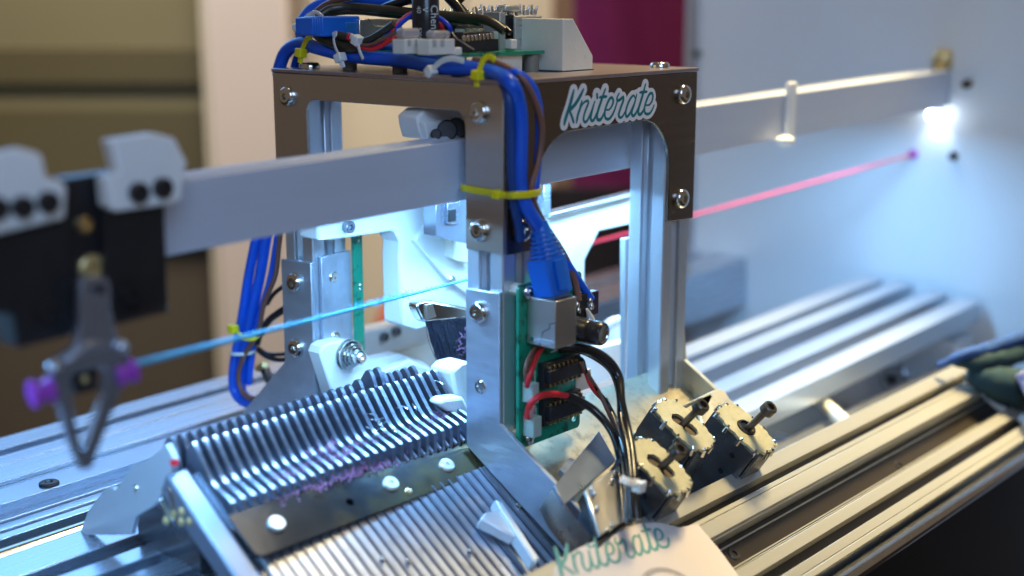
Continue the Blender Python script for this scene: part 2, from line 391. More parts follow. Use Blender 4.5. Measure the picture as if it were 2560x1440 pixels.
t2 = thing('hook_clip', 'thin white hanging clip on the guide beam right of the carriage', 'clip', (268, 24, -30))
a = ay(1983, 210, 25); b = ay(1983, 345, 25)
build('strip', MB().box(a.x-4, a.x+4, 24.5, 27.5, b.z, a.z+1), WHITE, t2, bevel=0.8)
c = ay(1962, 352, 22); build('rounded_foot', MB().ball(c, 5.2, 14, (1.1, 1, 0.62)), WHITE, t2)
c = ay(2358, 150, 34); build('knob', MB().lathe([(6, -6), (7, -4), (7, 4), (5, 7)], Matrix.Translation(c), 18), BRASS, label='small brass knob on the far end of the guide beam', category='knob')

# rear rail: slotted extrusion seen at the lower left, behind the needle bed
def rail(name, label, spans, m, xa, xb, K, depth, parts='profile', group=None):
    pass
KR = skew((1, -0.035, 0.03), (-100, 180, -178))
def slotted(zt, segs, zb):
    """cross-section (y,z): segs = list of (y_from, y_to, drop); descending or ascending y"""
    top = []
    for y0, y1, d in segs: top += [(y0, zt-d), (y1, zt-d)]
    return [(segs[0][0], zb)]+top+[(segs[-1][1], zb)]
t = thing('rear_rail', 'wide slotted aluminium rail behind the needle bed, topmost at lower left', 'rail', (0, 215, -190))
segs = [(198, 217.2, 0), (217.2, 218, .8), (218, 229.5, 0), (229.5, 238, 7), (238, 254, 0)]
build('profile', MB().prism(slotted(-178, segs, -215), 'x', -420, EPX-2).xf(KR), ALU, t, bevel=.3)
t = thing('rear_guide_bar', 'flat grey steel bar with countersunk hole beside the rear rail', 'rail', (0, 178, -190))
hx = az(123, 1212, -177)
sp = MB().box(-420, 150, 169.5, 186, -186, -176.5).xf(KR); build('bar', sp, GUNM, t, bevel=.3)
build('ledge', MB().box(-420, 150, 186.3, 197.5, -190, -180).xf(KR), ALU, t, bevel=.4)
inst('countersunk_screw', pan_mesh('countersunk_screw', 4.4, .9, BLACKOX), Matrix.Translation(Vector((hx.x, hx.y, -176.4-.035*0)))@Matrix(), t)
t = thing('stepped_rail', 'blue lit stepped aluminium rail below the flat grey bar', 'rail', (0, 160, -195))
segs = [(149.6, 155, 5), (155, 156, 6.5), (156, 162, 4), (162, 163, 5.5), (163, 169.2, 3)]
build('profile', MB().prism(slotted(-178, segs, -212), 'x', -420, 140).xf(KR), ALU, t, bevel=.3)
build('guide_rod', MB().cyl((-420, 137.5, -186), (130, 137.5, -186), 4.2, seg=24).xf(KR), CHROME, label='polished round guide rod running along the lower left', category='rod')
# centre rails
KC = skew((1, -0.02, 0.038), (0, 60, -178))
t = thing('centre_rail', 'bright slotted aluminium rails running right from the carriage to the end plate', 'rail', (0, 60, -190))
segs = [(2, 17, 5), (17, 26, 18), (26, 40, 3), (40, 51, 18), (51, 64, 0), (64, 73, 18), (73, 88, 0)]
build('profile', MB().prism(slotted(-178, segs, -196), 'x', -108, EPX-6).xf(KC), mat('centre_rail_aluminium', (0.50, 0.54, 0.60), 0.34, 0.7, 0.03, 200, (0.02, 1, 1)), t, bevel=.4)
t = thing('foreground_rail', 'bright blue lit slotted rails at the bottom left corner running under the needle bed', 'rail', (-200, 90, -200))
build('profile', MB().prism(slotted(-178, [(40, 52, 2), (52, 58, 14), (58, 71, 0), (71, 81, 14), (81, 92, 1), (92, 101, 14), (101, 122, 0)], -206), 'x', -420, -70).xf(KR), ALU, t, bevel=.5)
build('machine_tray', MB().box(-420, EPX-8, -92, 262, -262, -258), TRAY, label='dark blue grey tray below the rails', category='tray')

# front rail: twin slotted extrusion, tilted like the bed
FC = -112
t = thing('front_rail', 'warm lit slotted aluminium rail crossing the lower right foreground', 'rail', BM @ Vector((150, -160, FC)))
sg = [(137.1, 144.4, 0), (144.4, 148.9, 16), (148.9, 151.0, 0), (151.0, 151.4, .7), (151.4, 158.0, 0), (158.0, 158.5, 3), (158.5, 172.6, 22), (172.6, 173.1, 9), (173.1, 173.6, 4), (173.6, 174.1, 0), (174.1, 174.5, .6), (174.5, 179.8, 0), (179.8, 185.3, 16), (185.3, 189.5, 0), (189.5, 190, .6), (190, 192.8, 0)]
top = []
for s0, s1, d in sg: top += [(-s0, FC-d), (-s1, FC-d)]
RM = mat('front_rail_aluminium', (0.64, 0.62, 0.54), 0.34, 0.72, 0.03, 200, (0.02, 1, 1), 0.08, 500)
build('profile', MB().prism([(-137.1, FC-34)]+top+[(-192.8, FC-34)], 'x', -330, 333, m=BM), RM, t, bevel=.25)
SCR = cap_mesh('channel_screw', 3.0, 1.2, BLACKOX)
for px, py in ((2250, 1163), (1836, 1384)):
    p = ab(px, py, FC-9.0); inst('channel_screw', SCR, axis_m(p-BN*1.0, BN), t)
SLOTSH = mat('slot_shade_dark', (0.035, 0.028, 0.022), 0.32, 0.3, .15, 200, (0.02, 1, 1), .1, 500)  # dark strips added in the slots to stand in for their shade
for s0, s1, d in ((144.5, 148.8, 6), (158.7, 172.4, 9.5), (179.9, 185.2, 6)): build('slot_shade_strip', MB().box(-329, 332, -s1, -s0, FC-d-1.5, FC-d, BM), SLOTSH, t)
build('slot_line', MB().box(-329, 332, -161.6, -161.0, FC-9.4, FC-8.6, BM), RM, t)
build('slot_line', MB().box(-329, 332, -170.6, -170.1, FC-9.4, FC-8.8, BM), RM, t)
t = thing('front_cover', 'dark brown cover with a shiny rolled edge at the lower right corner', 'cover', BM @ Vector((100, -220, FC)))
cvp = BM @ Vector((0, -200.0, FC-8)); build('cover_panel', MB().box(-400, 1200, cvp.y-2, cvp.y, cvp.z-700, cvp.z), mat('dark_cover_paint', (0.004, 0.0025, 0.002), 0.5, 0, .1, 5), t)
build('rolled_edge', MB().cyl(BM @ Vector((-330, -198.9, FC-6.5)), BM @ Vector((420, -198.9, FC-6.5)), 4.0, seg=24), CHROME, t)

# fabric at the far end of the front rail
def lump(pts, rad, m, name, parent=None, seed=0, **pr):
    mb = MB(); mb.tube(pts, rad, 18, res=8)
    random.seed(seed); vs = []
    for v in mb.v: vs.append(tuple(Vector(v)+Vector((random.uniform(-.5, .5), random.uniform(-.5, .5), random.uniform(-.5, .5)))))
    mb.v = vs; return build(name, mb, m, parent, smooth=80, **pr)
t = thing('knit_fabric', 'teal and blue knitted fabric lying over the far end of the front rail', 'fabric', (350, -40, -170))
e0 = [ab(2440, 960, -100), ab(2500, 985, -98), ab(2560, 1010, -98), ab(2640, 1040, -100)]
lump([ab(2385, 905, -104), ab(2450, 905, -98), ab(2520, 890, -96), ab(2600, 850, -96), ab(2700, 800, -98)], [2, 5, 6, 8, 8], TEALC, 'teal_fold', t, 1)
lump([ab(2345, 915, -106), ab(2400, 890, -98), ab(2470, 870, -92), ab(2560, 840, -88), ab(2650, 800, -88)], [1.5, 2.6, 3.2, 4, 4], BLUEC, 'blue_fold', t, 2)
lump([ab(2420, 935, -106), ab(2480, 955, -104), ab(2545, 975, -106), ab(2620, 1000, -108)], [4, 9, 12, 12], TEALC, 'hanging_fold', t, 3)
lump([ab(2555, 930, -90), ab(2575, 960, -92), ab(2590, 1000, -94)], [4, 5, 4], mat('lilac_knit', (0.30, 0.30, 0.50), .9), 'lilac_trim', t, 4)

# machinery blurred between carriage and end plate
t = thing('lever_arm', 'pale blurred lever arm leaning behind the front rail', 'lever', (330, -20, -200))
a = az(2010, 965, -190); b = az(2180, 1115, -195)
build('arm', MB().tube([a, b], [3.6, 3.8], 14, smooth=False), CREAM, t)
build('pivot', MB().ball(az(2000, 955, -190), 5, 12), GUNM, t)
t = thing('drive_housing', 'light blue blurred housing near the end plate below the rails', 'housing', (470, 0, -220))
a = ax(2235, 880, 440); b = ax(2385, 960, 440)
build('box', MB().box(438, 470, b.y, a.y, b.z-8, a.z+14), ENDP, t, bevel=2)
build('front_box', MB().prism(rrect(-1, 26, -268, -212, 4), 'x', 240, 262), ENDP, t, bevel=1)
t = thing('pulley', 'dark round pulley blurred beside the light blue housing', 'pulley', az(2235, 945, -200))
build('wheel', MB().lathe([(6, -3), (9, -3), (9, -1), (7.5, 0), (9, 1), (9, 3), (6, 3)], axis_m(ax(2235, 945, 400), (-1, 0, 0)), 24), GUNM, t)
build('hub', MB().lathe([(3, -5), (3, 5)], axis_m(ax(2235, 945, 400), (-1, 0, 0)), 16), BLACKOX, t)
build('support_beam', MB().box(150, EPX-9, -16, -2, -232, -200), GUNM, label='dark cross beam below the bright centre rails', category='beam', bevel=1)
build('cross_block', MB().box(300, 330, -70, -10, -256, -214), mat('cool_grey_block', (.30, .36, .46), .5, .3), label='grey blurred block between centre rails and front rail', category='block', bevel=2)

# ================================================================== carriage frame (gantry)
G = thing('carriage_frame', 'tall carriage frame of steel brackets on slotted aluminium posts', 'machine frame', (0, 0, -150))
arc = lambda cx, cy, r, a0, a1, n=10: [(cx+r*math.cos(math.radians(a0+(a1-a0)*k/n)), cy+r*math.sin(math.radians(a0+(a1-a0)*k/n))) for k in range(n+1)]
poly = [(0, -.15), (0, -66.5), (20.5, -66.5)]+arc(26.5, -17, 6, 180, 90)+arc(112, -17.3, 6, 90, 0)+[(118, -67), (141, -67), (141, -.15)]
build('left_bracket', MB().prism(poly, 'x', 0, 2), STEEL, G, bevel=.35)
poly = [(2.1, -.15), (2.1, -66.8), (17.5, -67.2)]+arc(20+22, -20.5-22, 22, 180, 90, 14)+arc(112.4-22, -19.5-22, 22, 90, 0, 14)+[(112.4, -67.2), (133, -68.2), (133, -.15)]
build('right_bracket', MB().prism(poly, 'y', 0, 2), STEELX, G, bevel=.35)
build('top_plate', MB().box(-.4, 133.6, -.4, 141.4, 0, 1.7), mat('dusty_top_plate', (0.42, 0.34, 0.34), .34, .8, .08, 200, (0.1, 1, 1), .12, 500, spots=((.62, .52, .52), 900, .62, .72)), G, bevel=.3)
PS = tslot()
pm = MB().prism(PS, 'z', -75, 75).mesh('post_profile', ALUZ)
for (x, y, z0, z1) in ((12, 12, -152, -.3), (122, 12, -150.5, -.3), (12, 129, -166, -.3), (122, 129, -160, -.3)):
    build('post', MB().prism([(x+a, y+b) for a, b in PS], 'z', z0, z1), ALUZ, G, bevel=.3)
near = [(20.5, -82.8), (2, -81.9), (2, -137), (-51, -169.2), (-39, -186.5), (20.8, -150.4)]
build('side_plate', MB().prism(near, 'x', -.2, 2), PLATE, G, bevel=.4, label='near blue lit side plate with slanted foot')
build('side_plate', MB().prism([(139.8, -86.2), (118.4, -85.2), (118.4, -158), (182, -208), (196, -188), (139.8, -136)], 'x', -.2, 2), PLATE, G, bevel=.4, label='left scratched side plate')
build('side_plate', MB().prism([(4, -120), (2, -137), (-50, -168.6), (-38, -186), (20.8, -150.4), (20.8, -120)], 'x', 131.5, 134), BASEP, G, bevel=.3)
build('base_plate', MB().prism([(2.2, -66), (131.2, -66), (131.2, -96), (60, -96), (44, -112), (38, -160), (2.2, -160)], 'z', -129, -127, m=BM), BASEP, G, bevel=.3)
BS = [((0, 130, -10.4), 'x'), ((0, 12, -11), 'x'), ((0, 12.2, -57.7), 'x'), ((0, 129.5, -57), 'x'), ((-.2, 12.6, -91.4), 'x'), ((-.2, 129.6, -95.8), 'x'), ((-.2, 130.3, -127.6), 'x'),
      ((121.2, 0, -9.8), 'y'), ((121.9, 0, -57.4), 'y'), ((10.6, 0, -57.7), 'y'), ((120, 12, 1.7), 'z'), ((12.5, 129.5, 1.7), 'z')]
for i, (p, a) in enumerate(BS):
    inst('screw', BUT, axis_m(p, {'x': (-1, 0, 0), 'y': (0, -1, 0), 'z': (0, 0, 1)}[a], i*0.7), G)
inst('set_screw', pan_mesh('set_screw', 3.0, .8, CHROME), axis_m((-.2, 12.6, -123), (-1, 0, 0)), G)
# left post inner strip
build('inner_plate', MB().prism([(4.5, -83), (22.4, -82.4), (22.4, -158), (4.5, -158)], 'y', 116.4, 118.6, [circ(11.5, -93.5, 1.6), circ(11.5, -122, 1.6)]), PLATE, G, bevel=.3)
for z in (-93.5, -122): inst('rivet', pan_mesh('rivet', 2.6, .8, CHROME), axis_m((11.5, 116.4, z), (0, -1, 0)), G)

t = thing('narrow_circuit_board', 'narrow green circuit board edge beside the left post', 'circuit board', (25, 116, -128))
build('board', MB().box(22.6, 28.2, 114.6, 116.2, -150, -69), PCB, t, bevel=.1)
for z in (-74, -76, -78, -99, -101.2): build('solder_joint', MB().ball((25.6, 114.5, z), .8, 8), SOLD, t)

# ================================================================== needle bed
KN = skew((1, -0.05, 0.026), (-60, 40, -145))
Bd = thing('needle_bed', 'front needle bed with steel sinker fins and cover plate', 'needle bed', (-60, 30, -170))
build('bed_block', MB().prism([(60, -150), (60, -144), (30, -148), (-150, -148)], 'x', -112, 9) if False else MB().box(-113.5, 10, -140, -33, -160, -143.2, BM).xf(KN), DARKST, Bd)
build('bed_block', MB().box(-113.5, 10, 50, 95, -178, -158).xf(KN), DARKST, Bd)
fin = [(55.5, -131.5), (53.8, -127.8), (52.4, -126.2), (50.9, -125.9), (49.6, -126.8), (46.6, -130.6), (43.6, -134.4), (41.2, -137.4), (39.0, -139.3), (36.0, -140.5), (28.4, -142.6), (27.3, -143.3), (27.0, -144.4), (27.0, -153.5), (33, -158), (58, -158), (57, -140)]
finr = [(114.5-y, z-0.2) for y, z in fin]
fin_me = MB().prism(fin, 'x', -.85, .85).mesh('sinker_fin', SINK, Matrix.Translation((0, 40, -145)).inverted())
finr_me = MB().prism(finr, 'x', -.85, .85).mesh('rear_sinker_fin', SINK, Matrix.Translation((0, 74, -145)).inverted())
NF = 28; PIT = 4.43; X0 = -111.3
for k in range(NF):
    x = X0+k*PIT
    o = inst('sinker', fin_me, KN @ Matrix.Translation((x, 40+random.uniform(-.25, .25), -145+random.uniform(-.15, .15))), Bd)
    b = o
for k in range(NF):
    x = X0+k*PIT-2.2
    dz = 5 if k in (21, 22) else (1.5 if k in (20, 23) else 0)
    inst('rear_sinker', finr_me, KN @ Matrix.Translation((x, 74-dz*.6, -145+dz+random.uniform(-.15, .15))), Bd)
# rounded beads on the fin tops give them thickness: edge rods
for me in (fin_me, finr_me): pass
for k in range(NF+1):     # jack tips showing between the fins and the cover plate
    x = X0+k*PIT+2.2
    o = build('needle_tip', MB().box(x-.7, x+.7, -60, -50, -141.6, -140.2, BM).xf(KN), NEED, Bd, bevel=.3)
for k in range(NF):
    x = X0+k*PIT+2.0; j = random.uniform(-3, 0)
    mb = MB().box(x-1.45, x+1.45, -139, -74, -143.0, -141.7, BM); 
    b2 = build('needle', mb.xf(KN), NEED, Bd, bevel=.25)
    if k > 4 and random.random() < .35:
        s0 = -100-random.uniform(-6, 10); build('needle_butt', MB().box(x-.5, x+.5, s0-2.2, s0, -141.7, -139.6, BM).xf(KN), CHROME, b2, bevel=.2)
    mb = MB().box(x+1.75, x+2.65, -139, -74, -143.0, -141.0, BM); build('bed_rib', mb.xf(KN), SINK, Bd)
random.seed(11)
for k in range(16):
    x = random.uniform(-45, 5); y = random.uniform(34, 48); z = -130.5-(48-y)*.75+random.uniform(0, 1.5)
    a = Vector((x, y, z)); b = a+Vector((random.uniform(-1.5, 1.5), random.uniform(-6, -3), random.uniform(-2, 3)))
    build('needle_latch', MB().tube([a, (a+b)/2+Vector((0, 0, .4)), b], [.25, .35, .12], 6).xf(KN), CHROME, Bd)
build('end_bar', MB().box(-124.5, -115.3, -150, -31, -150, -140.2, BM).xf(KN), GUNM if False else mat('grey_end_bar', (.20, .23, .30), .42, .6, .08, 50), Bd, bevel=1.2)
build('end_block', MB().box(-121, -113.9, -74, -52, -143, -136.5, BM).xf(KN), MATS['grey_end_bar'], Bd, bevel=.8) if False else None
# cover plate with rounded corner
cp = rrect(-115.5, 7.5, -77.2, -57.0, .8, 4, (.8, .8, 3.0, .8))
build('cover_plate', MB().prism([(x, y) for x, y in cp], 'z', -140.9, -139.7, [circ(-67, -69, 1.7)], m=BM).xf(skew((1, -.01, .0), (-60, 20, -154))), CAMP, Bd, bevel=.25)
csk = MB().lathe([(3.3, 0), (3.3, 1.0), (2.9, 1.5), (1.1, 1.5), (.95, .6), (.05, .5)], None, 20, False, hexr=(3, 4)).mesh('cover_screw', WHITE if False else mat('nickel_screw', (.80, .80, .78), .35, .6))
for px, py in ((692, 1308), (978, 1208), (1118, 1162)):
    inst('cover_screw', csk, axis_m(ab(px, py, -139), BN)@Matrix.Translation((0, 0, -.7)), Bd)
inst('plate_dimple', pan_mesh('plate_dimple', 1.6, .3, GOLD), axis_m(ab(1022, 1228, -139.6), BN), Bd)
# carried strip on top of the cover plate (spring)
sp = [ab(900, 1235, -139.2), ab(985, 1175, -138.4), ab(1060, 1165, -138.4), ab(1125, 1162, -138.6)]
False and build('leaf_spring', MB().tube(sp, [(.3, .5), (.3, 1.0), (.3, 1.1), (.3, .6)], 8, flat=BN), STEELX, Bd)
# pink lint caught between the fins
def fluff(name, c, spread, n, m, rad=.13, ln=2.0, seed=1, **pr):
    random.seed(seed); mb = MB()
    for _ in range(n):
        p = Vector(c)+Vector([random.gauss(0, q) for q in spread]); d = Vector([random.gauss(0, 1) for _ in range(3)]).normalized()*ln
        e = Vector([random.gauss(0, 1) for _ in range(3)]).normalized()*ln*.6
        mb.tube([p, p+d*.5+e*.4, p+d], rad, 4, res=3)
    return build(name, mb, m, **pr)
for i, (px, py, n, sx) in enumerate(((905, 1168, 90, 7), (860, 1195, 60, 8), (960, 1165, 40, 5), (780, 1220, 40, 9))):
    fluff('lint', ab(px, py, -138.6), (sx, 1.6, .8), n, LINT, .16, 1.8, i, kind='stuff', label='pink lint along the needle tips', group='pink lint on the needle bed')
for i, (px, py, n, sx) in enumerate(((1085, 1052, 70, 6), (1020, 1090, 60, 5), (815, 1120, 60, 5), (845, 1140, 60, 5), (730, 1180, 50, 5), (900, 1110, 50, 6))):
    fluff('lint', ab(px, py, -136.0), (sx, 1.6, .8), n, LINT, .13, 1.6, 20+i, kind='stuff', label='pink lint between the fins', group='pink lint on the needle bed')

# rear bed end plate, springs and brass studs left of the needle bed
pl = [(150, -190), (131, -171), (128, -168), (105, -152), (103, -155), (88, -140), (84, -137), (70, -129.5), (61, -131), (66, -150), (78, -160), (84, -176), (100, -190)]
t = thing('rear_bed_plate', 'pale blue lit bent plate at the left end behind the needle bed', 'plate', (-120, 100, -185))
P = [(205, 1335), (228, 1275), (268, 1222), (286, 1216), (296, 1222), (340, 1160), (372, 1150), (425, 1108), (445, 1150), (430, 1210), (395, 1260), (345, 1290), (335, 1335)]
q = [ax(px, py, -120) for px, py in P]
build('plate', MB().prism([(v.y, v.z) for v in q], 'x', -121.5, -119), mat('pale_steel_plate', (.50, .55, .62), .45, .5, .05, 30), t, bevel=.4)
inst('stud', pan_mesh('stud', 1.8, .8, CHROME), axis_m(ax(342, 1222, -121.6), (-1, 0, 0)), t)
t = thing('spring_hooks', 'two small coil springs with brass hooks beside the end bar', 'spring', (-122, 66, -165))
for (xa, ya, xb, yb) in ((402, 1248, 430, 1300), (425, 1218, 440, 1285)):
    p0 = ax(xa, ya, -124); p1 = ax(xb, yb, -124); pts = []; d = (p1-p0); n1 = d.orthogonal().normalized(); n2 = d.normalized().cross(n1)
    for k in range(101): a = k*2*PI/8; pts.append(p0+d*(k/100)+n1*math.cos(a)*1.1+n2*math.sin(a)*1.1)
    build('coil', MB().tube(pts, .28, 5, smooth=False), CHROME, t)
for px, py in ((418, 1300), (437, 1284), (455, 1303), (457, 1278), (476, 1303)): build('brass_hook', MB().ball(ax(px, py, -124), 1.7, 10), BRASS, t)
build('marker_cap', MB().cyl(ax(437, 1163, -121), ax(434, 1148, -121)+Vector((0, 0, 0)), 1.6, 1.4, 10), RED, label='tiny red cap on the corner of the needle bed', category='cap')

# ================================================================== solenoids (selector magnets)
def pxs(L, f, *a): return [f(px, py, *a) for px, py in L]
oct_ = []
for k in range(48):      # scalloped face outline, 19 x 30 mm
    a = 2*PI*k/48; ca, sa = math.cos(a), math.sin(a)
    e = (abs(ca)**3.2+abs(sa)**3.2)**(-1/3.2)
    notch = 0.93 if k % 4 == 0 else 1.0
    oct_.append((9.6*ca*e*notch, 14.6*sa*e*notch))
keyh = circ(-1.2, 3.0, 3.5, 14)
keyh2 = []
for k in range(20):
    a = 2*PI*k/20; keyh2.append((1.4*math.cos(a)*2.7+0.2, 1.4*math.sin(a)*3.6-2.6))
face_me = MB().prism(oct_, 'z', 0, 1.3, [[(-3.6, 5.2), (-1.2, 6.6), (1.6, 5.6), (2.6, 3.4), (2.2, 1.0), (3.6, -1.6), (3.8, -4.4), (2.2, -6.6), (-0.6, -7.0), (-2.8, -5.4), (-3.2, -3.0), (-2.4, -0.8), (-3.8, 1.2), (-4.4, 3.4)]]).mesh('solenoid_face', ZINC)
face2_me = MB().prism(oct_, 'z', 0, 1.3, [circ(0, 0, 4.6, 22)]).mesh('solenoid_face', ZINC)
recess_me = MB().box(-6, 6, -8.5, 8.5, -1.6, -.6).mesh('recess', mat('recess_brown', (.10, .07, .045), .5, .4))
coil_me = MB().prism(rrect(-8.2, 8.2, -12.6, 12.6, 2.5), 'z', -27, -1.8).mesh('coil', BLACKP)
side_me = MB().prism(rrect(-12.5, 12.5, -46, -.2, 1.5), 'x', -.6, .6, [circ(-5, -8, 1.3, 12), circ(-5, -18, 1.3, 12), circ(6, -14, 1.5, 12), circ(-6, -30, 1.5, 12), circ(4, -38, 1.5, 12)]).mesh('side_yoke', DARKST)
end_me = MB().prism(rrect(-7, 7, -46, -.2, 1.2), 'y', -.6, .6, [circ(0, -20, 1.5, 12)]).mesh('end_yoke', DARKST)
tab = MB(); tab.cyl((0, 0, -2.2), (0, 0, .9), 1.0, .8, 8); tab.cyl((0, 0, .9), (0, .9, 1.8), .75, .45, 8)
tab_me = tab.mesh('crimp_tab', CHROME)
bolt_me = cap_mesh('stop_bolt', 3.3, 4.2, mat('bolt_bronze_black', (.11, .095, .08), .34, .8), 1.9, 13.5, 1.6)
def solenoid(px, py, c, label, kind=0, bolt_off=(0.6, .8), lift=12, group='solenoids on the carriage base'):
    p = ab(px, py, c); W = Matrix.Translation(p) @ Matrix([r[:] for r in BM])
    o = bpy.data.objects.new('solenoid', None); C.objects.link(o); o.empty_display_size = .01
    place(o, W); props(o, label, 'solenoid', group)
    T = Matrix.Translation
    inst('coil', coil_me, W, o)
    for sx in (-1, 1): inst('side_yoke', side_me, W @ T((sx*8.9, 0, 0)), o)
    for sy in (-1, 1): inst('end_yoke', end_me, W @ T((0, sy*13.3, 0)), o)
    f = inst('face_plate', face_me if kind == 0 else face2_me, W, o)
    inst('recess', recess_me, W @ T((0, 0, .2)), o)
    if kind: inst('bushing', MB().lathe([(4.2, -1), (4.2, 2.0), (3.4, 2.2), (3.3, 1.4), (.1, 1.3)], None, 24, False).mesh('bushing', GOLD if False else MATS['tarnished_cover_plate']), W, o)
    for k in range(12):
        a = 2*PI*(k+.5)/12; ca, sa = math.cos(a), math.sin(a); e = (abs(ca)**3.2+abs(sa)**3.2)**(-1/3.2)
        inst('crimp_tab', tab_me, W @ T((9.7*ca*e, 14.7*sa*e, 0)) @ Matrix.Rotation(a+PI/2+random.uniform(-.6, .6), 4, 'Z') @ Matrix.Rotation(random.uniform(-.25, .25), 4, 'X'), o)
    tilt = Matrix.Rotation(math.radians(-9 if False else 9), 4, 'X')
    inst('stop_bolt', bolt_me, W @ T((bolt_off[0], bolt_off[1], 0)) @ tilt @ T((0, 0, lift)), o)
    return o
solenoid(1862, 1074, -97, 'sharp solenoid at the right with long bolt standing in a round bushing', 1, (0, -.5), 14)
solenoid(1708, 1065, -97, 'middle solenoid whose bolt leaves an S shaped opening, nearest the bracket screw', 0, (-.5, .5), 11.5)
solenoid(1648, 1168, -97, 'front solenoid beside the cable bundle, lowest of the yellow plated ones', 0, (.4, -.5), 10)

t = thing('solenoid_bracket', 'yellowish plated mounting bracket behind the solenoids with bright corner', 'bracket', ab(1700, 1050, -113))
L = pxs([(1585, 1078), (1625, 1050), (1785, 974), (1806, 972), (1818, 985), (1832, 1012), (1850, 1052), (1800, 1078), (1762, 1090), (1742, 1002), (1640, 1060), (1600, 1100)], ab, -111)
bi = BM.inverted(); l2 = [((bi @ v).x, (bi @ v).y) for v in L]
build('plate', MB().prism(l2, 'z', -113, -111, m=BM), BASEP, t, bevel=.5)
inst('clamp_screw', cap_mesh('clamp_screw', 3.0, 3.8, CHROME, 1.5), axis_m(ab(1662, 1020, -111), (-.35, .75, .65)), t)
inst('clamp_screw', cap_mesh('clamp_screw', 2.4, 3.0, CHROME, 1.2), axis_m(ab(1672, 1018, -112), (-.35, .75, .65)), t)
t = thing('blue_lit_bracket', 'flat blue lit bracket plate between cable bundle and near side plate', 'bracket', ab(1460, 1150, -114))
L = pxs([(1498, 1076), (1540, 1150), (1410, 1262), (1385, 1215)], ab, -112); l2 = [((bi @ v).x, (bi @ v).y) for v in L]
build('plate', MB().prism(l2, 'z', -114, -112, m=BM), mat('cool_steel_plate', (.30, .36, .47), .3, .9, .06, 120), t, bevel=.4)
L = pxs([(1385, 1215), (1410, 1262), (1480, 1345), (1440, 1300)], ab, -112); l2 = [((bi @ v).x, (bi @ v).y) for v in L]
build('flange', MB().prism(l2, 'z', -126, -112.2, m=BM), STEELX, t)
build('side_tab', MB().prism([((bi @ v).x, (bi @ v).y) for v in pxs([(1425, 1143), (1448, 1152), (1418, 1190), (1400, 1172)], ab, -118)], 'z', -121, -118, m=BM), PLATE, t, bevel=.3)
# side lying selector magnet
W = Matrix.Translation(ab(1515, 1262, -108)) @ BM
t = thing('selector_magnet', 'silver plated magnet lying on its side in front of the blue lit bracket', 'magnet', ab(1515, 1262, -110))
L = pxs([(1462, 1225), (1548, 1160), (1568, 1235), (1562, 1300), (1500, 1338)], ab, -108); l2 = [((bi @ v).x, (bi @ v).y) for v in L]
build('cover', MB().prism(l2, 'z', -110, -108, m=BM), JACK, t, bevel=.4)
L = pxs([(1455, 1262), (1462, 1225), (1500, 1338), (1490, 1360)], ab, -108); l2 = [((bi @ v).x, (bi @ v).y) for v in L]
build('coil', MB().prism([((bi @ v).x, (bi @ v).y) for v in pxs([(1455, 1240), (1548, 1165), (1575, 1300), (1495, 1370)], ab, -111)], 'z', -126, -110.2, m=BM), BLACKP, t, bevel=.4)
for px, py in ((1476, 1228), (1482, 1238), (1537, 1186), (1530, 1205), (1490, 1275), (1527, 1317)): inst('crimp', tab_me, Matrix.Translation(ab(px, py, -107.5)) @ BM, t)

# ================================================================== lower circuit board on the near post
T_ = Matrix.Translation
def ybox(mb, px0, px1, py0, py1, y, d):
    a = ay(px0, py1, y); b = ay(px1, py0, y); return mb.box(a.x, b.x, y, y+d, a.z, b.z)
LB = thing('circuit_board', 'green circuit board standing on the near post, with jack and two socketed chips', 'circuit board', (24, -4, -146))
build('board', MB().prism(rrect(3.6, 43.3, -147, -78.6, 2.0), 'y', -5, -3.4, [circ(8, -81.5, 1.5, 12), circ(39.6, -142, 1.7, 12), circ(9, -143.5, 1.6, 12)]), PCB, LB, bevel=.12)
build('standoff', MB().cyl((8, -3.4, -81.5), (8, 2, -81.5), 2.6, seg=6), JST, LB)
build('standoff', MB().cyl((9, -3.4, -143.5), (9, 2, -143.5), 2.6, seg=6), JST, LB)
for p in ((7.7, -5, -81.7), (8.8, -5, -143.3)): inst('board_screw', cap_mesh('board_screw', 2.6, 2.2, CHROME, 1.2), axis_m(p, (0, -1, 0)), LB)
def ring_mesh(): return MB().tube([(2.0*math.cos(a*PI/8), 0, 2.0*math.sin(a*PI/8)) for a in range(16)], (.3, .06), 6, smooth=False, closed=True).mesh('pad', SOLD)
rm_ = ring_mesh()
for p in ((39.6, -5.05, -142), (12.6, -5.05, -109.6)): inst('pad', rm_, T_(p), LB)
J = build('jack', MB().box(8.3, 21.4, -20, -5.1, -103, -83.6), JACK, LB, bevel=.35)
build('lip', MB().box(8.1, 8.35, -19, -7, -101.6, -99.8), CHROME, J)
build('latch_line', MB().tube([(8.25, -12, -103), (8.25, -13.5, -97), (8.25, -17, -95), (8.25, -17.2, -93), (8.25, -20, -92.2)], .22, 6, smooth=False), DARKST, J)
build('opening', MB().box(9.6, 20.2, -19.2, -8, -83.7, -83.2), BLACKP, J)
def chip(parent, x0, x1, z0, z1, y, d=7.5, npin=8):
    s = build('socket', MB().box(x0-1.0, x1+.4, y+2.2, y+d-.1, z0-2.4, z1+2.6), CHIP, parent, bevel=.2)
    c = build('chip', MB().box(x0, x1, y-.6, y+2.2, z0, z1), CHIP, parent, bevel=.35, label='black socketed chip with gold pins')
    for k in range(npin):
        x = x0+1.3+(x1-x0-2.6)*k/(npin-1)
        build('pin', MB().box(x-.45, x+.45, y+.1, y+3.0, z1+.05, z1+1.6), GOLD, c, bevel=.15)
        build('pin', MB().box(x-.45, x+.45, y+.1, y+3.0, z0-1.6, z0-.05), GOLD, c, bevel=.15)
chip(LB, 16.0, 38.4, -121.0, -115.4, -10.5, 5.4)
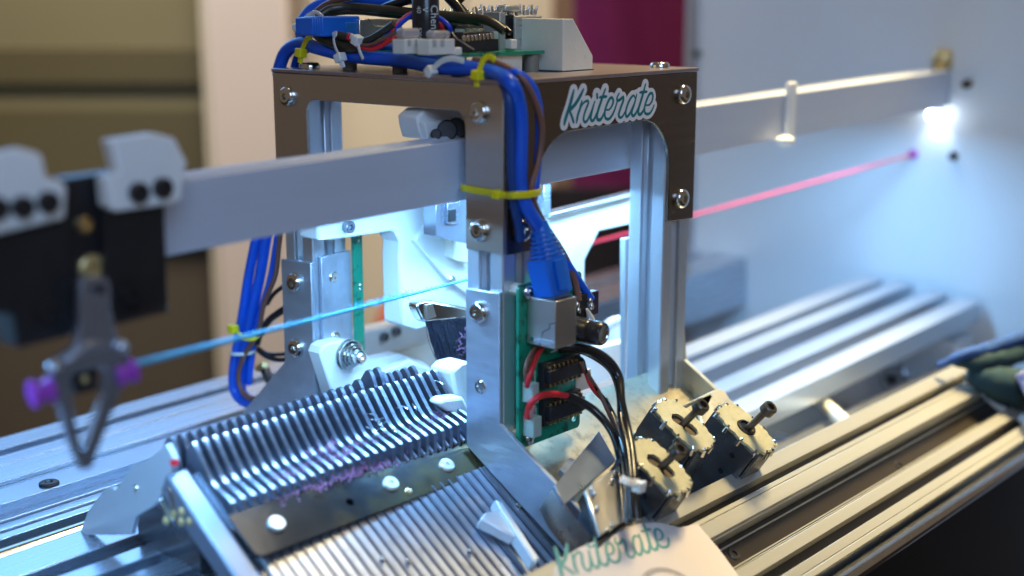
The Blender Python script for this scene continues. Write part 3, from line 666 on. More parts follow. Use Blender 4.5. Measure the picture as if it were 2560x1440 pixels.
chip(LB, 16.6, 39.2, -137.2, -131.2, -10.5, 5.4)
build('notch', MB().cyl((36.5, -11.3, -133), (36.5, -11.15, -133), .8, seg=10), INK, LB)
cmat = BLACKP
cp_ = build('capacitor', MB().lathe([(4.9, 0), (5.0, .8), (5.0, 13.5), (4.7, 14.4), (4.95, 15), (4.95, 20.4), (4.6, 21), (3.8, 21.05)], axis_m((30, -4.5, -99.3), (0.12, -1, -.06)), 26, False), mat('capacitor_sleeve', (.02, .02, .022), .25, 0, .2, 80, spots=((.16, .15, .14), 300, .62, .68)), LB)
build('can_end', MB().lathe([(3.8, 21.0), (3.6, 20.7), (.1, 20.65)], axis_m((30, -4.5, -99.3), (0.12, -1, -.06)), 24, False), CHROME, cp_)
tb = thing('terminal_block', 'black plug and blade with soldered brown and blue wires beside the jack', 'connector', (30, -9, -92))
mb = MB(); ybox(mb, 1448, 1470, 733, 800, -9, 5); build('blade', mb, BLACKP, tb, bevel=.4)
mb = MB(); ybox(mb, 1478, 1498, 726, 790, -4, 4); build('blade', mb, mat('dark_violet_plastic', (.03, .015, .04), .4), tb, bevel=.5)
for px, py in ((1443, 762), (1446, 776), (1475, 752), (1479, 766)): build('solder_blob', MB().ball(ay(px, py, -9.5), 1.15, 10, (1, 1, 1.3)), SOLD, tb)
build('glue', MB().tube([ay(1467, 772, -10), ay(1474, 790, -10), ay(1478, 805, -10), ay(1472, 815, -10)], [.5, 1.4, 1.9, .9], 10), JST, tb)
for (x0, x1, z0, z1, lab) in ((5.4, 9.3, -127, -115.5, 0), (5.9, 11, -141.5, -130, 1)): build('wire_connector', MB().box(x0, x1, -11, -5.1, z0, z1-3), mat('clear_connector%d' % lab, (.50, .62, .56), .3, 0, .05, trans=.35), LB, bevel=.4)
mb = MB(); mb.box(40, 50, -5.5, -1, -131, -122.5); build('side_connector', mb, JST, LB, bevel=.4)
build('side_connector_slot', MB().box(47.5, 49.3, -5.9, -5.4, -125.6, -124.6), BLACKP, LB)
build('trace', MB().tube([(26, -5.05, -121), (28, -5.05, -125), (28, -5.05, -128)], .15, 4, smooth=False), PCB, LB)
for (x, z, hgt) in ((13.4, -116, 6), (14.2, -132, 6), (13.0, -122, 3)):
    for k in range(hgt): build('print_mark', MB().box(x-.35, x+.35, -5.12, -5.02, z-k*1.0-.35, z-k*1.0+.3), INK, LB)
for k in range(7): a = PI*2*k/7; 
build('bare_wire', MB().tube([(22, -6, -109.5), (26, -9, -108.2), (30, -11, -108.4), (33, -11.5, -109.5)], .2, 6), GREYW, LB)
build('bare_wire', MB().tube([(27, -6, -104), (27.3, -7, -108)], .15, 6, smooth=False), SOLD, LB)

# network plug and lower wires
def ybl(L): return [ay(px, py, y) for px, py, y in L]
NP = thing('network_plug', 'blue moulded network plug with ribbed boot entering the metal jack', 'plug', (22, -12, -84))
pa, pb = ay(1352, 572, -8), ay(1385, 735, -13.5)
ax_ = (pb-pa).normalized(); sidev = Vector((1, 0, 0)); sidev = (sidev-ax_*sidev.dot(ax_)).normalized(); fr = ax_.cross(sidev)
PM = Matrix(((sidev.x, fr.x, ax_.x, pa.x), (sidev.y, fr.y, ax_.y, pa.y), (sidev.z, fr.z, ax_.z, pa.z), (0, 0, 0, 1)))
for k in range(6):
    h = .6+k*1.85; r = 4.0+k*.48
    build('boot_rib', MB().prism(rrect(-r, r, -r*.85, r*.85, r*.55, 5), 'z', h, h+1.05, m=PM), BLUEP, NP, bevel=.3)
build('boot_core', MB().tube([PM @ Vector((0, 0, -3)), PM @ Vector((0, 0, 6)), PM @ Vector((0, 0, 12))], [3.2, 4.2, 5.4], 16, smooth=False), BLUEP, NP)
build('body', MB().prism(rrect(-6.7, 6.3, -5.6, 5.2, 1.2), 'z', 11.6, 26.5, m=PM), BLUEP, NP, bevel=.5)
build('latch_tab', MB().prism(rrect(-3.0, 3.0, 5.1, 6.6, .5), 'z', 13, 25, m=PM), BLUEP, NP, bevel=.3)
build('nose', MB().prism(rrect(-5.5, 5.1, -4.6, 4.0, .5), 'z', 26.6, 31, m=PM), mat('clear_blue_nose', (.10, .22, .45), .2, 0, .05, trans=.3), NP, bevel=.3)
build('arrow_mark', MB().prism([(-.5, 14), (.5, 14), (.5, 20), (-.5, 20)], 'y', -5.9, -5.75, m=PM@Matrix.Identity(4)), MATS['dark_violet_plastic'], NP)
def cable(name, pts, r, m, label, cat='cable', group=None, seg=12, parent=None, **k):
    return build(name, MB().tube(pts, r, seg, res=8), m, parent, smooth=80, label=label, category=cat, group=group, **k)
main = [ax(697, 190, 8), ax(700, 165, 8), ax(716, 128, 8), ax(752, 109, 8), ax(800, 122, 7), ax(880, 140, 7), ax(1000, 151, 7), ax(1100, 168, 6), ax(1180, 172, 5), ax(1235, 182, 4),
        ay(1275, 206, -4.2), ay(1295, 250, -5), ay(1302, 310, -5), ay(1301, 390, -5), ay(1302, 470, -5), ay(1318, 520, -6.5), ay(1340, 556, -7.5), ay(1352, 574, -8)]
cable('network_cable', main, [3.0]*10+[2.9]*8, BLUE, 'thick blue network cable bending down the near corner into the blue plug')
cable('network_cable', [ax(735, 190, 14), ax(738, 160, 14), ax(752, 132, 12), ax(790, 118, 12), ax(900, 120, 14), ax(1010, 124, 14), ax(1070, 140, 11), ax(1120, 156, 9), ax(1180, 164, 7)], 2.0, BLUE, 'second blue cable running behind the thick one on the top plate')
cable('thin_blue_cable', [ay(1262, 176, 5), ay(1295, 183, -1), ay(1328, 212, -4), ay(1345, 260, -5), ay(1349, 330, -5), ay(1344, 410, -5.5), ay(1338, 470, -6), ay(1332, 520, -4), ay(1352, 570, -3), ay(1400, 630, -4), ay(1432, 680, -6), ay(1478, 748, -8)], 1.7, BLUE, 'thin blue cable passing right of the plug down to the black blade')
cable('dark_blue_cable', [ax(1200, 178, 3), ax(1248, 200, 2.5), ay(1270, 240, -2.6), ay(1277, 320, -3), ay(1280, 420, -3), ay(1284, 500, -3), ay(1296, 560, -3), ay(1300, 600, -2)], 2.0, mat('navy_cable', (.008, .05, .22), .4), 'dark blue cable in the shade beside the near post')
cable('brown_cable', [ax(1185, 150, 7), ax(1240, 158, 6), ay(1300, 190, -2), ay(1338, 255, -6), ay(1354, 320, -7), ay(1346, 400, -7), ay(1328, 470, -8), ay(1340, 520, -6), ay(1362, 560, -5), ay(1412, 640, -5), ay(1436, 700, -7), ay(1447, 752, -9)], 1.35, BROWN, 'brown cable looping outside the blue ones at the near corner')
# wires under the jack
bk_ = 'black sheathed wires falling from the lower circuit board'
cable('sheathed_wire', ybl([(1395, 868, -8), (1432, 866, -12), (1480, 878, -16), (1520, 905, -20), (1546, 945, -24), (1553, 1000, -30), (1566, 1060, -36), (1578, 1120, -44), (1584, 1180, -52), (1586, 1240, -58), (1592, 1300, -62)]), [1.5, 1.9, 2.2, 2.5, 2.2, 1.8, 1.8, 1.8, 1.8, 1.8, 1.8], BLKW, 'thickest black sheathed wire arching out from under the metal jack', 'wire', bk_)
cable('sheathed_wire', ybl([(1400, 876, -8), (1440, 874, -11), (1490, 895, -15), (1530, 930, -20), (1548, 985, -26), (1552, 1050, -34), (1566, 1110, -42), (1574, 1170, -50), (1578, 1235, -57), (1582, 1300, -62)]), 1.35, BLKW, 'thinner black wire just inside the thickest arching one', 'wire', bk_)
cable('sheathed_wire', ybl([(1408, 990, -13), (1440, 998, -16), (1490, 1030, -22), (1530, 1080, -30), (1550, 1140, -38), (1560, 1200, -47), (1566, 1260, -55), (1572, 1310, -60)]), 1.75, BLKW, 'black blue glinting wire leaving above the lower chip', 'wire', bk_)
cable('sheathed_wire', ybl([(1512, 1000, -16), (1528, 1035, -22), (1548, 1090, -32), (1562, 1150, -44), (1570, 1220, -54), (1576, 1300, -60)]), 1.5, BLKW, 'short black sleeve taking over the thin red wire', 'wire', bk_)
cable('sheathed_wire', ybl([(1440, 893, -13), (1456, 900, -14), (1466, 930, -16), (1490, 970, -18), (1520, 1010, -20), (1548, 1065, -28), (1566, 1130, -40)]), .8, BLKW, 'thin black wire from the upper chip', 'wire', bk_)
cable('brown_lead', ybl([(1452, 905, -14), (1475, 945, -17), (1500, 985, -19), (1530, 1050, -26), (1562, 1110, -38), (1572, 1180, -48), (1577, 1260, -57)]), .9, BROWN, 'thin brown lead among the black sheathed wires', 'wire')
R1 = 'red leads on the lower circuit board'
cable('red_lead', ybl([(1454, 903, -13), (1464, 930, -15), (1478, 965, -17), (1498, 990, -17), (1515, 1003, -17)]), .95, RED, 'red lead curving down from the upper chip to the black sleeve', 'wire', R1)
cable('red_lead', ybl([(1356, 868, -7), (1343, 888, -9), (1330, 920, -11), (1321, 950, -11), (1318, 965, -9)]), 1.1, RED, 'red lead below the jack at the left edge of the green board', 'wire', R1)
cable('brown_lead', ybl([(1338, 868, -7), (1322, 895, -9), (1314, 925, -10), (1316, 958, -9)]), .9, BROWN, 'brown lead beside the upper red lead', 'wire')
cable('red_lead', ybl([(1318, 1045, -9), (1326, 1010, -12), (1350, 990, -14), (1385, 985, -14), (1420, 990, -14)]), 1.35, RED, 'lower red lead arching to the black wire over the lower chip', 'wire', R1)
cable('pink_sleeve', ybl([(1322, 1040, -9), (1326, 1022, -11), (1330, 1012, -11)]), 1.8, mat('pink_sleeve', (.62, .32, .36), .35, 0, .05, trans=.2), 'translucent pinkish sleeve on the lower red lead', 'sleeve')

# ================================================================== cable ties
def tie(c, axis, rx, ry, m, label, head_ang=0, wdt=1.3, group=None, tail=5, parent=None, hs=1.0, flatv=None):
    c = Vector(c); A = Vector(axis).normalized(); W = axis_m(c, A)
    t = thing('cable_tie', label, 'cable tie', c, group)
    pts = [W @ Vector((rx*math.cos(a*PI/12), ry*math.sin(a*PI/12), 0)) for a in range(24)]
    vs = MB(); n = 24; V = []; Fc = []
    for i in range(n):
        a = i*PI/12; d = Vector((math.cos(a), math.sin(a), 0))
        for (o_, z) in ((0, -wdt), (0.75, -wdt), (0.75, wdt), (0, wdt)): V.append(W @ Vector(((rx+o_)*d.x, (ry+o_)*d.y, z)))
    for i in range(n):
        j = (i+1) % n
        for k in range(4): Fc.append((i*4+k, i*4+(k+1) % 4, j*4+(k+1) % 4, j*4+k))
    build('strap', vs.add(V, Fc), m, t, bevel=.12)
    a = math.radians(head_ang); d = Vector((math.cos(a), math.sin(a), 0)); tn = Vector((-math.sin(a), math.cos(a), 0))
    hc = Vector((rx*d.x, ry*d.y, 0))+d*1.4
    HM = W @ Matrix(((tn.x, 0, d.x, hc.x), (tn.y, 0, d.y, hc.y), (0, 1, 0, hc.z), (0, 0, 0, 1)))
    build('head', MB().box(-2.2*hs, 2.2*hs, -2.3*hs, 2.3*hs, -1.3*hs, 2.0*hs, HM), m, t, bevel=.6)
    build('tail', MB().box(-.5*hs, .5*hs, -1.2*hs, 1.2*hs, 1.8*hs, (1.8+tail*.5)*hs, HM), m, t, bevel=.2)
    return t
YG = 'yellow cable ties'; WG = 'clear cable ties'
def hang(px, py, f, a): pass
def loop_tie(pts, m, label, head, headdir, wdt=1.25, hs=1.0, group=None, nrm=(0, 0, 1)):
    """open strap following points, with a head block"""
    t = thing('cable_tie', label, 'cable tie', pts[0], group)
    build('strap', MB().tube(pts, (.42, wdt), 8, flat=nrm), m, t)
    W = axis_m(head, headdir)
    build('head', MB().box(-2.1*hs, 2.1*hs, -2.1*hs, 2.1*hs, -2.2*hs, 1.6*hs, W), m, t, bevel=.5)
    build('tail', MB().box(-.55*hs, .55*hs, -1.2*hs, 1.2*hs, 1.6*hs, 4.2*hs, W), m, t, bevel=.2)
    return t
loop_tie([ax(780, 92, 2.5), ax(768, 97, 2), ax(759, 115, 2), ax(753, 132, 1.5)], YEL, 'yellow cable tie hanging from the cables at the left top corner', ax(752, 134, 1.6), ax(750, 160, 1.6)-ax(752, 134, 1.6), group=YG, nrm=(-1, 0, 0))
loop_tie([ax(1238, 152, 1.0), ax(1226, 141, .6), ax(1212, 146, .4), ax(1203, 162, .2), ax(1197, 182, -.2)], YEL, 'yellow cable tie over the blue cable near the near top corner', ax(1194, 190, 0), ax(1192, 215, 0)-ax(1194, 190, 0), group=YG, nrm=(-1, 0, 0))
loop_tie([ax(832, 88, 2), ax(841, 84, 1), ax(834, 96, 1), ax(838, 118, .8), ax(849, 142, .5)], WTIE, 'clear cable tie around the black bundle, left of the capped wires', ax(851, 146, .6), ax(858, 170, .6)-ax(851, 146, .6), group=WG, nrm=(-1, 0, 0))
loop_tie([ax(886, 96, 2), ax(893, 104, 1.5), ax(899, 128, 1.5), ax(908, 148, 1.5)], WTIE, 'clear cable tie beside the red capped wires', ax(892, 100, 2), ax(880, 92, 2)-ax(892, 100, 2), wdt=.9, group=WG, nrm=(-1, 0, 0))
loop_tie([ax(1160, 152, 1.2), ax(1130, 146, .5), ax(1105, 152, .3), ax(1088, 166, .2), ax(1078, 178, .2)], WTIE, 'clear cable tie over the blue cable in the middle of the top plate', ax(1076, 180, .3), ax(1066, 192, .3)-ax(1076, 180, .3), group=WG, nrm=(-1, 0, 0))
loop_tie([ax(812, 60, 8), ax(805, 42, 7), ax(790, 32, 6), ax(772, 40, 6), ax(757, 56, 6)], WTIE, 'ribbed clear cable tie around the blue loop above the left top corner', ax(745, 70, 6), ax(730, 66, 6)-ax(745, 70, 6), hs=.9, group=WG, nrm=(-1, 0, 0))
p = [ax(1157, 470, 2.5)+Vector((0, 1.0, 0)), ax(1158, 470, -.6), ax(1190, 476, -.7), ax(1225, 482, -.8), ay(1262, 488, -1.2), ay(1285, 488, -7.4), ay(1320, 486, -9.6), ay(1346, 482, -8.8), ay(1353, 478, -5), ay(1352, 472, -1)]
loop_tie(p, YEL, 'yellow cable tie strapped around near post and cables', ax(1240, 486, -1.2), (-1, -.3, 0), wdt=1.5, hs=.85, group=YG, nrm=(-1, 0, 0))
tie(ax(606, 880, 4), (0.05, .1, 1), 5.6, 6.4, WTIE, 'clear cable tie ring around the lower left cable bundle', -60, .8, WG, hs=.35)
loop_tie([ax(588, 822, -1.5), ax(600, 838, -2.2), ax(615, 846, -2.2), ax(632, 846, -1), ax(645, 838, 2)], YEL, 'yellow cable tie on the lower left cable bundle under the yarn', ax(583, 822, -1.5), ax(568, 815, -1.5)-ax(583, 822, -1.5), wdt=1.3, group=YG, nrm=(-1, 0, 0))
loop_tie([ay(1552, 1196, -60), ay(1575, 1206, -63), ay(1598, 1206, -62)], WTIE, 'clear cable tie binding the wires in front of the solenoids', ay(1598, 1216, -63), (1, 0, 0), wdt=1.6, hs=1.0, group=WG, nrm=(0, -1, 0))

# ================================================================== lower left cables
for i, (L, r, m, lab) in enumerate((
    ([(650, 560), (640, 600), (622, 690), (608, 780), (594, 860), (584, 925), (586, 975), (608, 1004), (645, 1008), (685, 985), (712, 950)], 2.5, BLUE, 'outermost blue cable of the lower left bundle'),
    ([(672, 560), (665, 600), (650, 690), (630, 780), (614, 860), (604, 930), (604, 980), (632, 1003), (668, 998), (700, 960)], 2.7, BLUE, 'thicker blue cable in the middle of the lower left bundle'),
    ([(697, 570), (690, 620), (676, 700), (655, 770), (638, 835), (628, 900), (622, 960)], 1.8, BLUE, 'thin bright blue cable, right side of the lower left bundle'))):
    cable('blue_cable', [ax(px, py, 4+2*i) for px, py in L], r, BLUE, lab)
cable('brown_cable', [ax(px, py, 1.5) for px, py in ((702, 575), (697, 620), (688, 690), (660, 760), (645, 830), (610, 890), (596, 940), (608, 982), (640, 996), (690, 955), (722, 900))], 1.2, BROWN, 'brown cable looping with the lower left blue bundle')
cable('brown_cable', [ax(px, py, 8) for px, py in ((693, 580), (684, 650), (664, 740), (640, 800), (620, 860), (600, 980), (640, 1040))], 1.1, BROWN, 'brown cable hidden between the lower left blue cables')
cable('black_cable', [ax(px, py, 9) for px, py in ((725, 765), (700, 780), (672, 802), (650, 835), (642, 860))], 1.8, BLKW, 'black cable reaching the lower left bundle below the upper screw')
cable('black_cable', [ax(px, py, 9) for px, py in ((725, 705), (700, 722), (682, 738), (668, 760))], 1.1, BLKW, 'thin black cable beside the upper screw of the left plate')
cable('black_cable', [ax(px, py, 9) for px, py in ((730, 895), (700, 900), (668, 892), (645, 876))], 1.2, BLKW, 'black cable behind the lower screw of the left plate')
cable('black_cable', [ax(px, py, 10) for px, py in ((730, 882), (700, 886), (668, 884), (645, 870))], 1.0, BLKW, 'second black cable behind the lower screw of the left plate')
t = thing('standoff_pin', 'brass topped black standoff beside the lower left cables', 'standoff', ax(672, 965, 20))
build('stem', MB().cyl(ax(655, 920, 20), ax(678, 970, 20), 1.5, seg=12), BLACKP, t); build('brass_cap', MB().cyl(ax(645, 922, 20), ax(662, 912, 20), 1.9, seg=12), BRASS, t)
build('side_pin', MB().cyl(ax(668, 918, 22), ax(690, 962, 22), .9, seg=10), CHROME, t)

# ================================================================== upper electronics on the top plate
UB = thing('control_board', 'green control board on stand offs above the top plate crowded with connectors', 'circuit board', (35, 85, 2))
build('board', MB().box(9, 60, 30, 140, 9.3, 10.8), PCB, UB, bevel=.1)
for (x, y) in ((14, 104), (14, 72), (56, 34), (13, 36)): build('standoff', MB().cyl((x, y, 1.7), (x, y, 9.3), 3.2, seg=14), mat('grey_standoff%d' % (x+y), (.20, .19, .15), .5), UB)
mb = MB(); ybox(mb, 1236, 1306, 134, 184, 33, 8); build('white_block', mb, CREAM, UB, bevel=.3)
mb = MB(); ybox(mb, 1074, 1137, 97, 138, 30.5, 7); jc = build('white_connector', mb, JST, UB, bevel=.3)
for px in (1087, 1107): mb = MB(); ybox(mb, px-4, px+4, 99, 117, 30.1, .3); build('slot', mb, mat('slot_shade', (.42, .40, .36), .6), jc)
mb = MB(); ybox(mb, 1012, 1063, 97, 135, 42, 7); jc = build('white_connector', mb, JST, UB, bevel=.3)
for px in (1024, 1042): mb = MB(); ybox(mb, px-3, px+3, 99, 115, 41.6, .3); build('slot', mb, MATS['slot_shade'], jc)
for (a_, b_) in (((1085, 1128, 76, 98), 32), ((1010, 1052, 70, 98), 44)): mb = MB(); ybox(mb, *a_, b_, 5); build('wire_housing', mb, TUBE, UB, bevel=1.2)
for px in (1148, 1286): mb = MB(); ybox(mb, px-7, px+8, 98 if px > 1200 else 118, 123 if px > 1200 else 139, 30.6, 4); build('white_pin', mb, JST, UB, bevel=.5)
mb = MB(); ybox(mb, 1156, 1247, 97, 131, 35, 9); build('socket', mb, CHIP, UB, bevel=.3)
mb = MB(); ybox(mb, 1158, 1232, 79, 99, 37, 6); c = build('chip', mb, CHIP, UB, bevel=.4)
for k in range(8): mb = MB(); ybox(mb, 1160+k*9.6, 1166+k*9.6, 89-k*.9, 104-k*.9, 34.6, 1.2); build('pin', mb, SOLD, c, bevel=.15)
mb = MB(); ybox(mb, 1236, 1278, 78, 125, 48, 6); build('tall_white_connector', mb, JST, UB, bevel=.3)
for k in range(5): mb = MB(); ybox(mb, 1150+k*18, 1162+k*18, 72, 80, 60, 3); build('header_pin', mb, JST, UB)
mb = MB(); ybox(mb, 1140, 1280, 60, 110, 68, 6); build('rear_socket', mb, DARKST, UB, bevel=.3)
a = ay(1065, 98, 56)
cap = build('capacitor', MB().lathe([(5.4, 0), (5.7, .8), (5.7, 20), (5.3, 21), (5.0, 21.2)], T_((a.x, 56, 12)), 28), MATS['capacitor_sleeve'], UB)
def text(name, body, size, W, m, parent, sh=0, label=None, ext=.05):
    cu = bpy.data.curves.new(name, 'FONT'); cu.body = body; cu.size = size*S; cu.extrude = ext*S; cu.shear = sh; cu.align_x = 'CENTER'; cu.resolution_u = 2
    o = bpy.data.objects.new(name, cu); C.objects.link(o)
    me = bpy.data.meshes.new_from_object(o); bpy.data.objects.remove(o); me.materials.append(m)
    return inst(name, me, W, parent)
dirc = Vector((CAM[0]-a.x, CAM[1]-56, 0)).normalized(); 
def capface(ang, z):   # text frame on the can, reading downwards
    d = Matrix.Rotation(math.radians(ang), 4, 'Z') @ dirc; p = Vector((a.x, 56, z))+d*5.74
    rgt = Vector((0, 0, -1)); upv = d.cross(rgt) if False else rgt.cross(d)*-1
    return Matrix(((rgt.x, upv.x, d.x, p.x), (rgt.y, upv.y, d.y, p.y), (rgt.z, upv.z, d.z, p.z), (0, 0, 0, 1)))
text('print', 'Cheng', 4.6, capface(22, 24), INK, cap); text('print', 'V', 3.2, capface(-12, 28), INK, cap); text('print', '40', 3.0, capface(-38, 28), INK, cap); text('print', '5YC', 3.2, capface(-38, 18), INK, cap)
JK = thing('shielded_jack', 'grey metal shielded jack with blue plug behind the cables on the control board', 'jack', (40, 112, 11))
mb = MB(); ybox(mb, 900, 1006, 47, 118, 100, 14); build('shield', mb, JACK, JK, bevel=.4)
mb = MB(); ybox(mb, 806, 900, 40, 92, 102, 11); build('plug_body', mb, BLUEP, JK, bevel=.7)
for k in range(4): mb = MB(); ybox(mb, 800-k*6, 804-k*6, 42+k, 90-k, 101.6, 11.5); build('boot_rib', mb, BLUEP, JK, bevel=.4)
mb = MB(); ybox(mb, 866, 897, 56, 90, 101.6, .6); build('clip', mb, mat('clear_blue_clip', (.02, .15, .42), .15), JK, bevel=.2)
build('seam', MB().tube([ay(920, 47, 99.9), ay(934, 64, 99.9), ay(1000, 66, 99.9)], .2, 6, smooth=False), CHROME, JK)
# top solenoid assembly
TS = thing('top_solenoid', 'steel solenoid frame with crimped tabs standing on the top plate beside the white block', 'solenoid', (72, 56, 2))
a1 = ay(1284, 185, 46); b1 = ay(1351, 40, 46)
hol = [ay(1299, 68, 46), ay(1333, 68, 46), ay(1333, 117, 46)]
build('side_plate', MB().prism([(a1.x, a1.z), (b1.x, a1.z), (b1.x, b1.z), (a1.x, b1.z)], 'y', 45.2, 46.4, [circ(h.x, h.z, .95, 12) for h in hol]), PLATE if False else mat('galvanised_plate', (.50, .50, .47), .4, .6, .12, 150, None, .2, 900, spots=((.32, .32, .30), 260, .55, .7)), TS, bevel=.2)
mb = MB(); ybox(mb, 1262, 1285, 38, 130, 48, 9); build('coil_gap', mb, BLACKP, TS)
mb = MB(); ybox(mb, 1086, 1262, 42, 112, 72, 12); build('rear_yoke', mb, DARKST, TS, bevel=.3)
mb = MB(); ybox(mb, 1250, 1264, 30, 130, 47, 10); build('front_yoke', mb, MATS['galvanised_plate'], TS, bevel=.3)
for k in range(13):
    px = 1100+k*19.5; yy = 72 if px < 1250 else 50
    p = ay(px, 30 if px > 1190 else 38, yy); W = T_(p) @ Matrix.Rotation(random.uniform(-.3, .3), 4, 'Y')
    mt = MATS['galvanised_plate'] if px > 1190 else GOLD
    build('crimp_tab', MB().box(-1.5, 1.5, -1, 1, -1.4, 1.3, W), mt, TS, bevel=.4)
    build('crimp_tab', MB().cyl(W @ Vector((-1.3, 0, 1)), W @ Vector((-2.1, -.5, 3)), .7, .4, 8), mt, TS)
    build('crimp_tab', MB().cyl(W @ Vector((1.2, 0, 1)), W @ Vector((2.0, -.5, 3)), .7, .4, 8), mt, TS)
p = ay(1272, 16, 50); build('rounded_lug', MB().box(p.x-5, p.x+5, 47.5, 53, p.z-2.4, p.z+.6), MATS['galvanised_plate'], TS, bevel=.9)
p0 = ay(1345, 30, 46)
# white printed block
WB = thing('ivory_block', 'ivory block with one slanted edge standing on the top plate', 'block', (72, 36, 2))
build('body', MB().prism([(62.4, 2.2), (83.2, 2.2), (83.2, 8.0), (69.3, 24), (62.4, 24)], 'y', 22, 51), CREAM, WB, bevel=.25)
build('foot', MB().box(60, 84, 21.9, 52, 1.75, 2.1), mat('dark_teal_pad', (.02, .07, .08), .6), WB)
# wires above the top plate
TG = 'black leads over the control board'
BK2 = mat('olive_black_sheath', (.035, .030, .018), .32, 0, .3, 120, None, .15, 400)
def xc(L): return [ax(px, py, x) for px, py, x in L]
cable('blue_cable', xc([(760, 108, 16), (752, 85, 18), (758, 50, 20), (785, 20, 24), (830, 5, 28), (900, -2, 30), (980, 2, 34), (1050, -8, 36)]), 2.7, BLUE, 'blue cable looping up from the left top corner along the photo top')
cable('blue_cable', xc([(772, 92, 10), (765, 78, 10), (768, 62, 12), (782, 50, 14)]), 2.6, BLUE, 'short blue cable bend inside the clear ribbed tie')
cable('brown_cable', xc([(772, 100, 14), (758, 82, 14), (762, 60, 16), (790, 30, 18), (830, 5, 20), (900, -12, 22)]), 1.5, BROWN, 'brown cable following the blue loop above the left top corner')
for i, (L, r) in enumerate((
    ([(800, 45, 6), (790, 62, 5), (796, 85, 5), (830, 105, 5), (870, 118, 5), (900, 118, 6)], 2.8),
    ([(796, 42, 10), (806, 66, 9), (825, 84, 8), (860, 100, 7), (890, 112, 7)], 2.0),
    ([(802, 38, 12), (830, 22, 16), (880, 18, 22), (960, 24, 26), (1060, 34, 30), (1150, 42, 34), (1220, 52, 36), (1262, 78, 38)], 2.0),
    ([(806, 46, 14), (840, 30, 18), (900, 28, 24), (980, 36, 30), (1060, 42, 36), (1140, 48, 42), (1200, 56, 46)], 1.7),
    ([(1168, -20, 50), (1140, 8, 52), (1150, 20, 52), (1168, 42, 52)], 2.0),
    ([(1110, -20, 46), (1128, 0, 46), (1142, 15, 46), (1160, 40, 46)], 2.4),
    ([(960, 20, 30), (1010, 2, 30), (1060, -20, 30)], 2.2),
    ([(1120, 44, 40), (1200, 50, 40), (1250, 62, 40), (1276, 82, 40)], 1.3))):
    cable('black_lead', xc(L), r, BK2 if i < 5 else BLKW, ('thick olive black sheath dipping under the two clear ties', 'thin olive black lead just above the thick dipping sheath', 'long black sheath arching over the grey shielded jack', 'second black sheath just below the long arching one', 'black lead coming down from the top edge right of the capacitor', 'upper black lead leaving the photo right of the capacitor', 'black lead leaving the photo top left of the capacitor', 'thin glossy black lead ending at the tall white connector')[i], 'wire', TG)
cable('heatshrink_sleeve', xc([(846, 88, 4), (862, 92, 4), (880, 93, 4)]), 1.9, BK2, 'short dark sleeve with a red end between two clear ties', 'sleeve')
cable('wire_end', xc([(874, 92, 3.8), (880, 95, 3.8), (884, 104, 3.8)]), 1.8, RED, 'red wire end below the dark sleeve', 'wire')
wires = [([(890, 108, 4), (930, 112, 5), (960, 98, 7), (990, 70, 10), (1030, 38, 14), (1060, 34, 16), (1090, 40, 18), (1120, 62, 18), (1127, 80, 20)], .95, mat('blue_lead', (.01, .05, .55), .35), 'blue lead arching over to the white connector'),
         ([(890, 112, 4), (930, 120, 5), (965, 105, 7), (990, 66, 10), (1020, 38, 14), (1055, 30, 16), (1085, 42, 18), (1100, 58, 18), (1108, 80, 20)], .85, RED, 'red lead arching beside the blue lead'),
         ([(888, 104, 4), (920, 100, 5), (950, 84, 7), (985, 60, 9)], 1.6, BK2, 'olive sheath of the arching leads'),
         ([(890, 116, 3), (930, 124, 4), (960, 112, 6), (1000, 86, 9), (1012, 74, 11)], .8, RED, 'dark red lead under the olive sheath'),
         ([(892, 112, 3), (925, 112, 4), (955, 100, 6), (990, 78, 9)], .8, BROWN, 'brown lead in the arching bundle'),
         ([(1130, 80, 12), (1140, 95, 11), (1160, 108, 10), (1185, 124, 9)], .28, GREYW, 'fine grey wire curling from the white connector to the board'),
         ([(1066, 40, 12), (1072, 50, 12), (1062, 68, 12), (1050, 82, 12)], .25, GREYW, 'fine grey wire in front of the capacitor')]
for L, r, m, lab in wires: cable('lead', xc(L), r, m, lab, 'wire')

# ================================================================== printed parts and brush inside the carriage
def ypoly(name, L, y, d, m, label=None, cat=None, parent=None, bevel=.5, **k):
    q = [ay(px, py, y) for px, py in L]
    return build(name, MB().prism([(v.x, v.z) for v in q], 'y', y, y+d), m, parent, bevel=bevel, label=label, category=cat, **k)
t = thing('white_bracket', 'large white printed bracket below the beam with a slanted leg', 'printed bracket', (50, 95, -124))
ypoly('arm', [(793, 540), (1200, 470), (1200, 778), (1045, 826), (1003, 812), (998, 640), (1000, 606), (985, 577), (830, 601), (793, 600)], 92, 12, WHITE, parent=t, bevel=1.0)
ypoly('rib', [(1035, 600), (1070, 560), (1200, 700), (1200, 760), (1120, 700)], 89, 3.2, WHITE, parent=t, bevel=1.0)
inst('screw', cap_mesh('arm_screw', 2.7, 3.4, mat('dull_screw', (.30, .31, .36), .35, .8), 1.4), axis_m(ay(866, 566, 92), (0, -1, 0)), t)
inst('screw', cap_mesh('arm_screw2', 2.2, 1.2, CHROME, 1.1), axis_m(ay(1128, 700, 89), (0, -1, 0)), t)
t = thing('feeder_slide', 'grey blue slotted metal slide under the beam beside the near post', 'slide', (60, 70, -110))
ypoly('channel', [(1090, 512), (1180, 495), (1180, 612), (1128, 600), (1090, 590)], 74, 8, GUNM, parent=t, bevel=.5)
ypoly('front_strip', [(1118, 508), (1150, 502), (1150, 560), (1120, 560)], 72, 2, ALU, parent=t, bevel=.3)
ypoly('slot', [(1122, 525), (1140, 522), (1140, 552), (1122, 555)], 71.6, .5, BLACKP, parent=t, bevel=0)
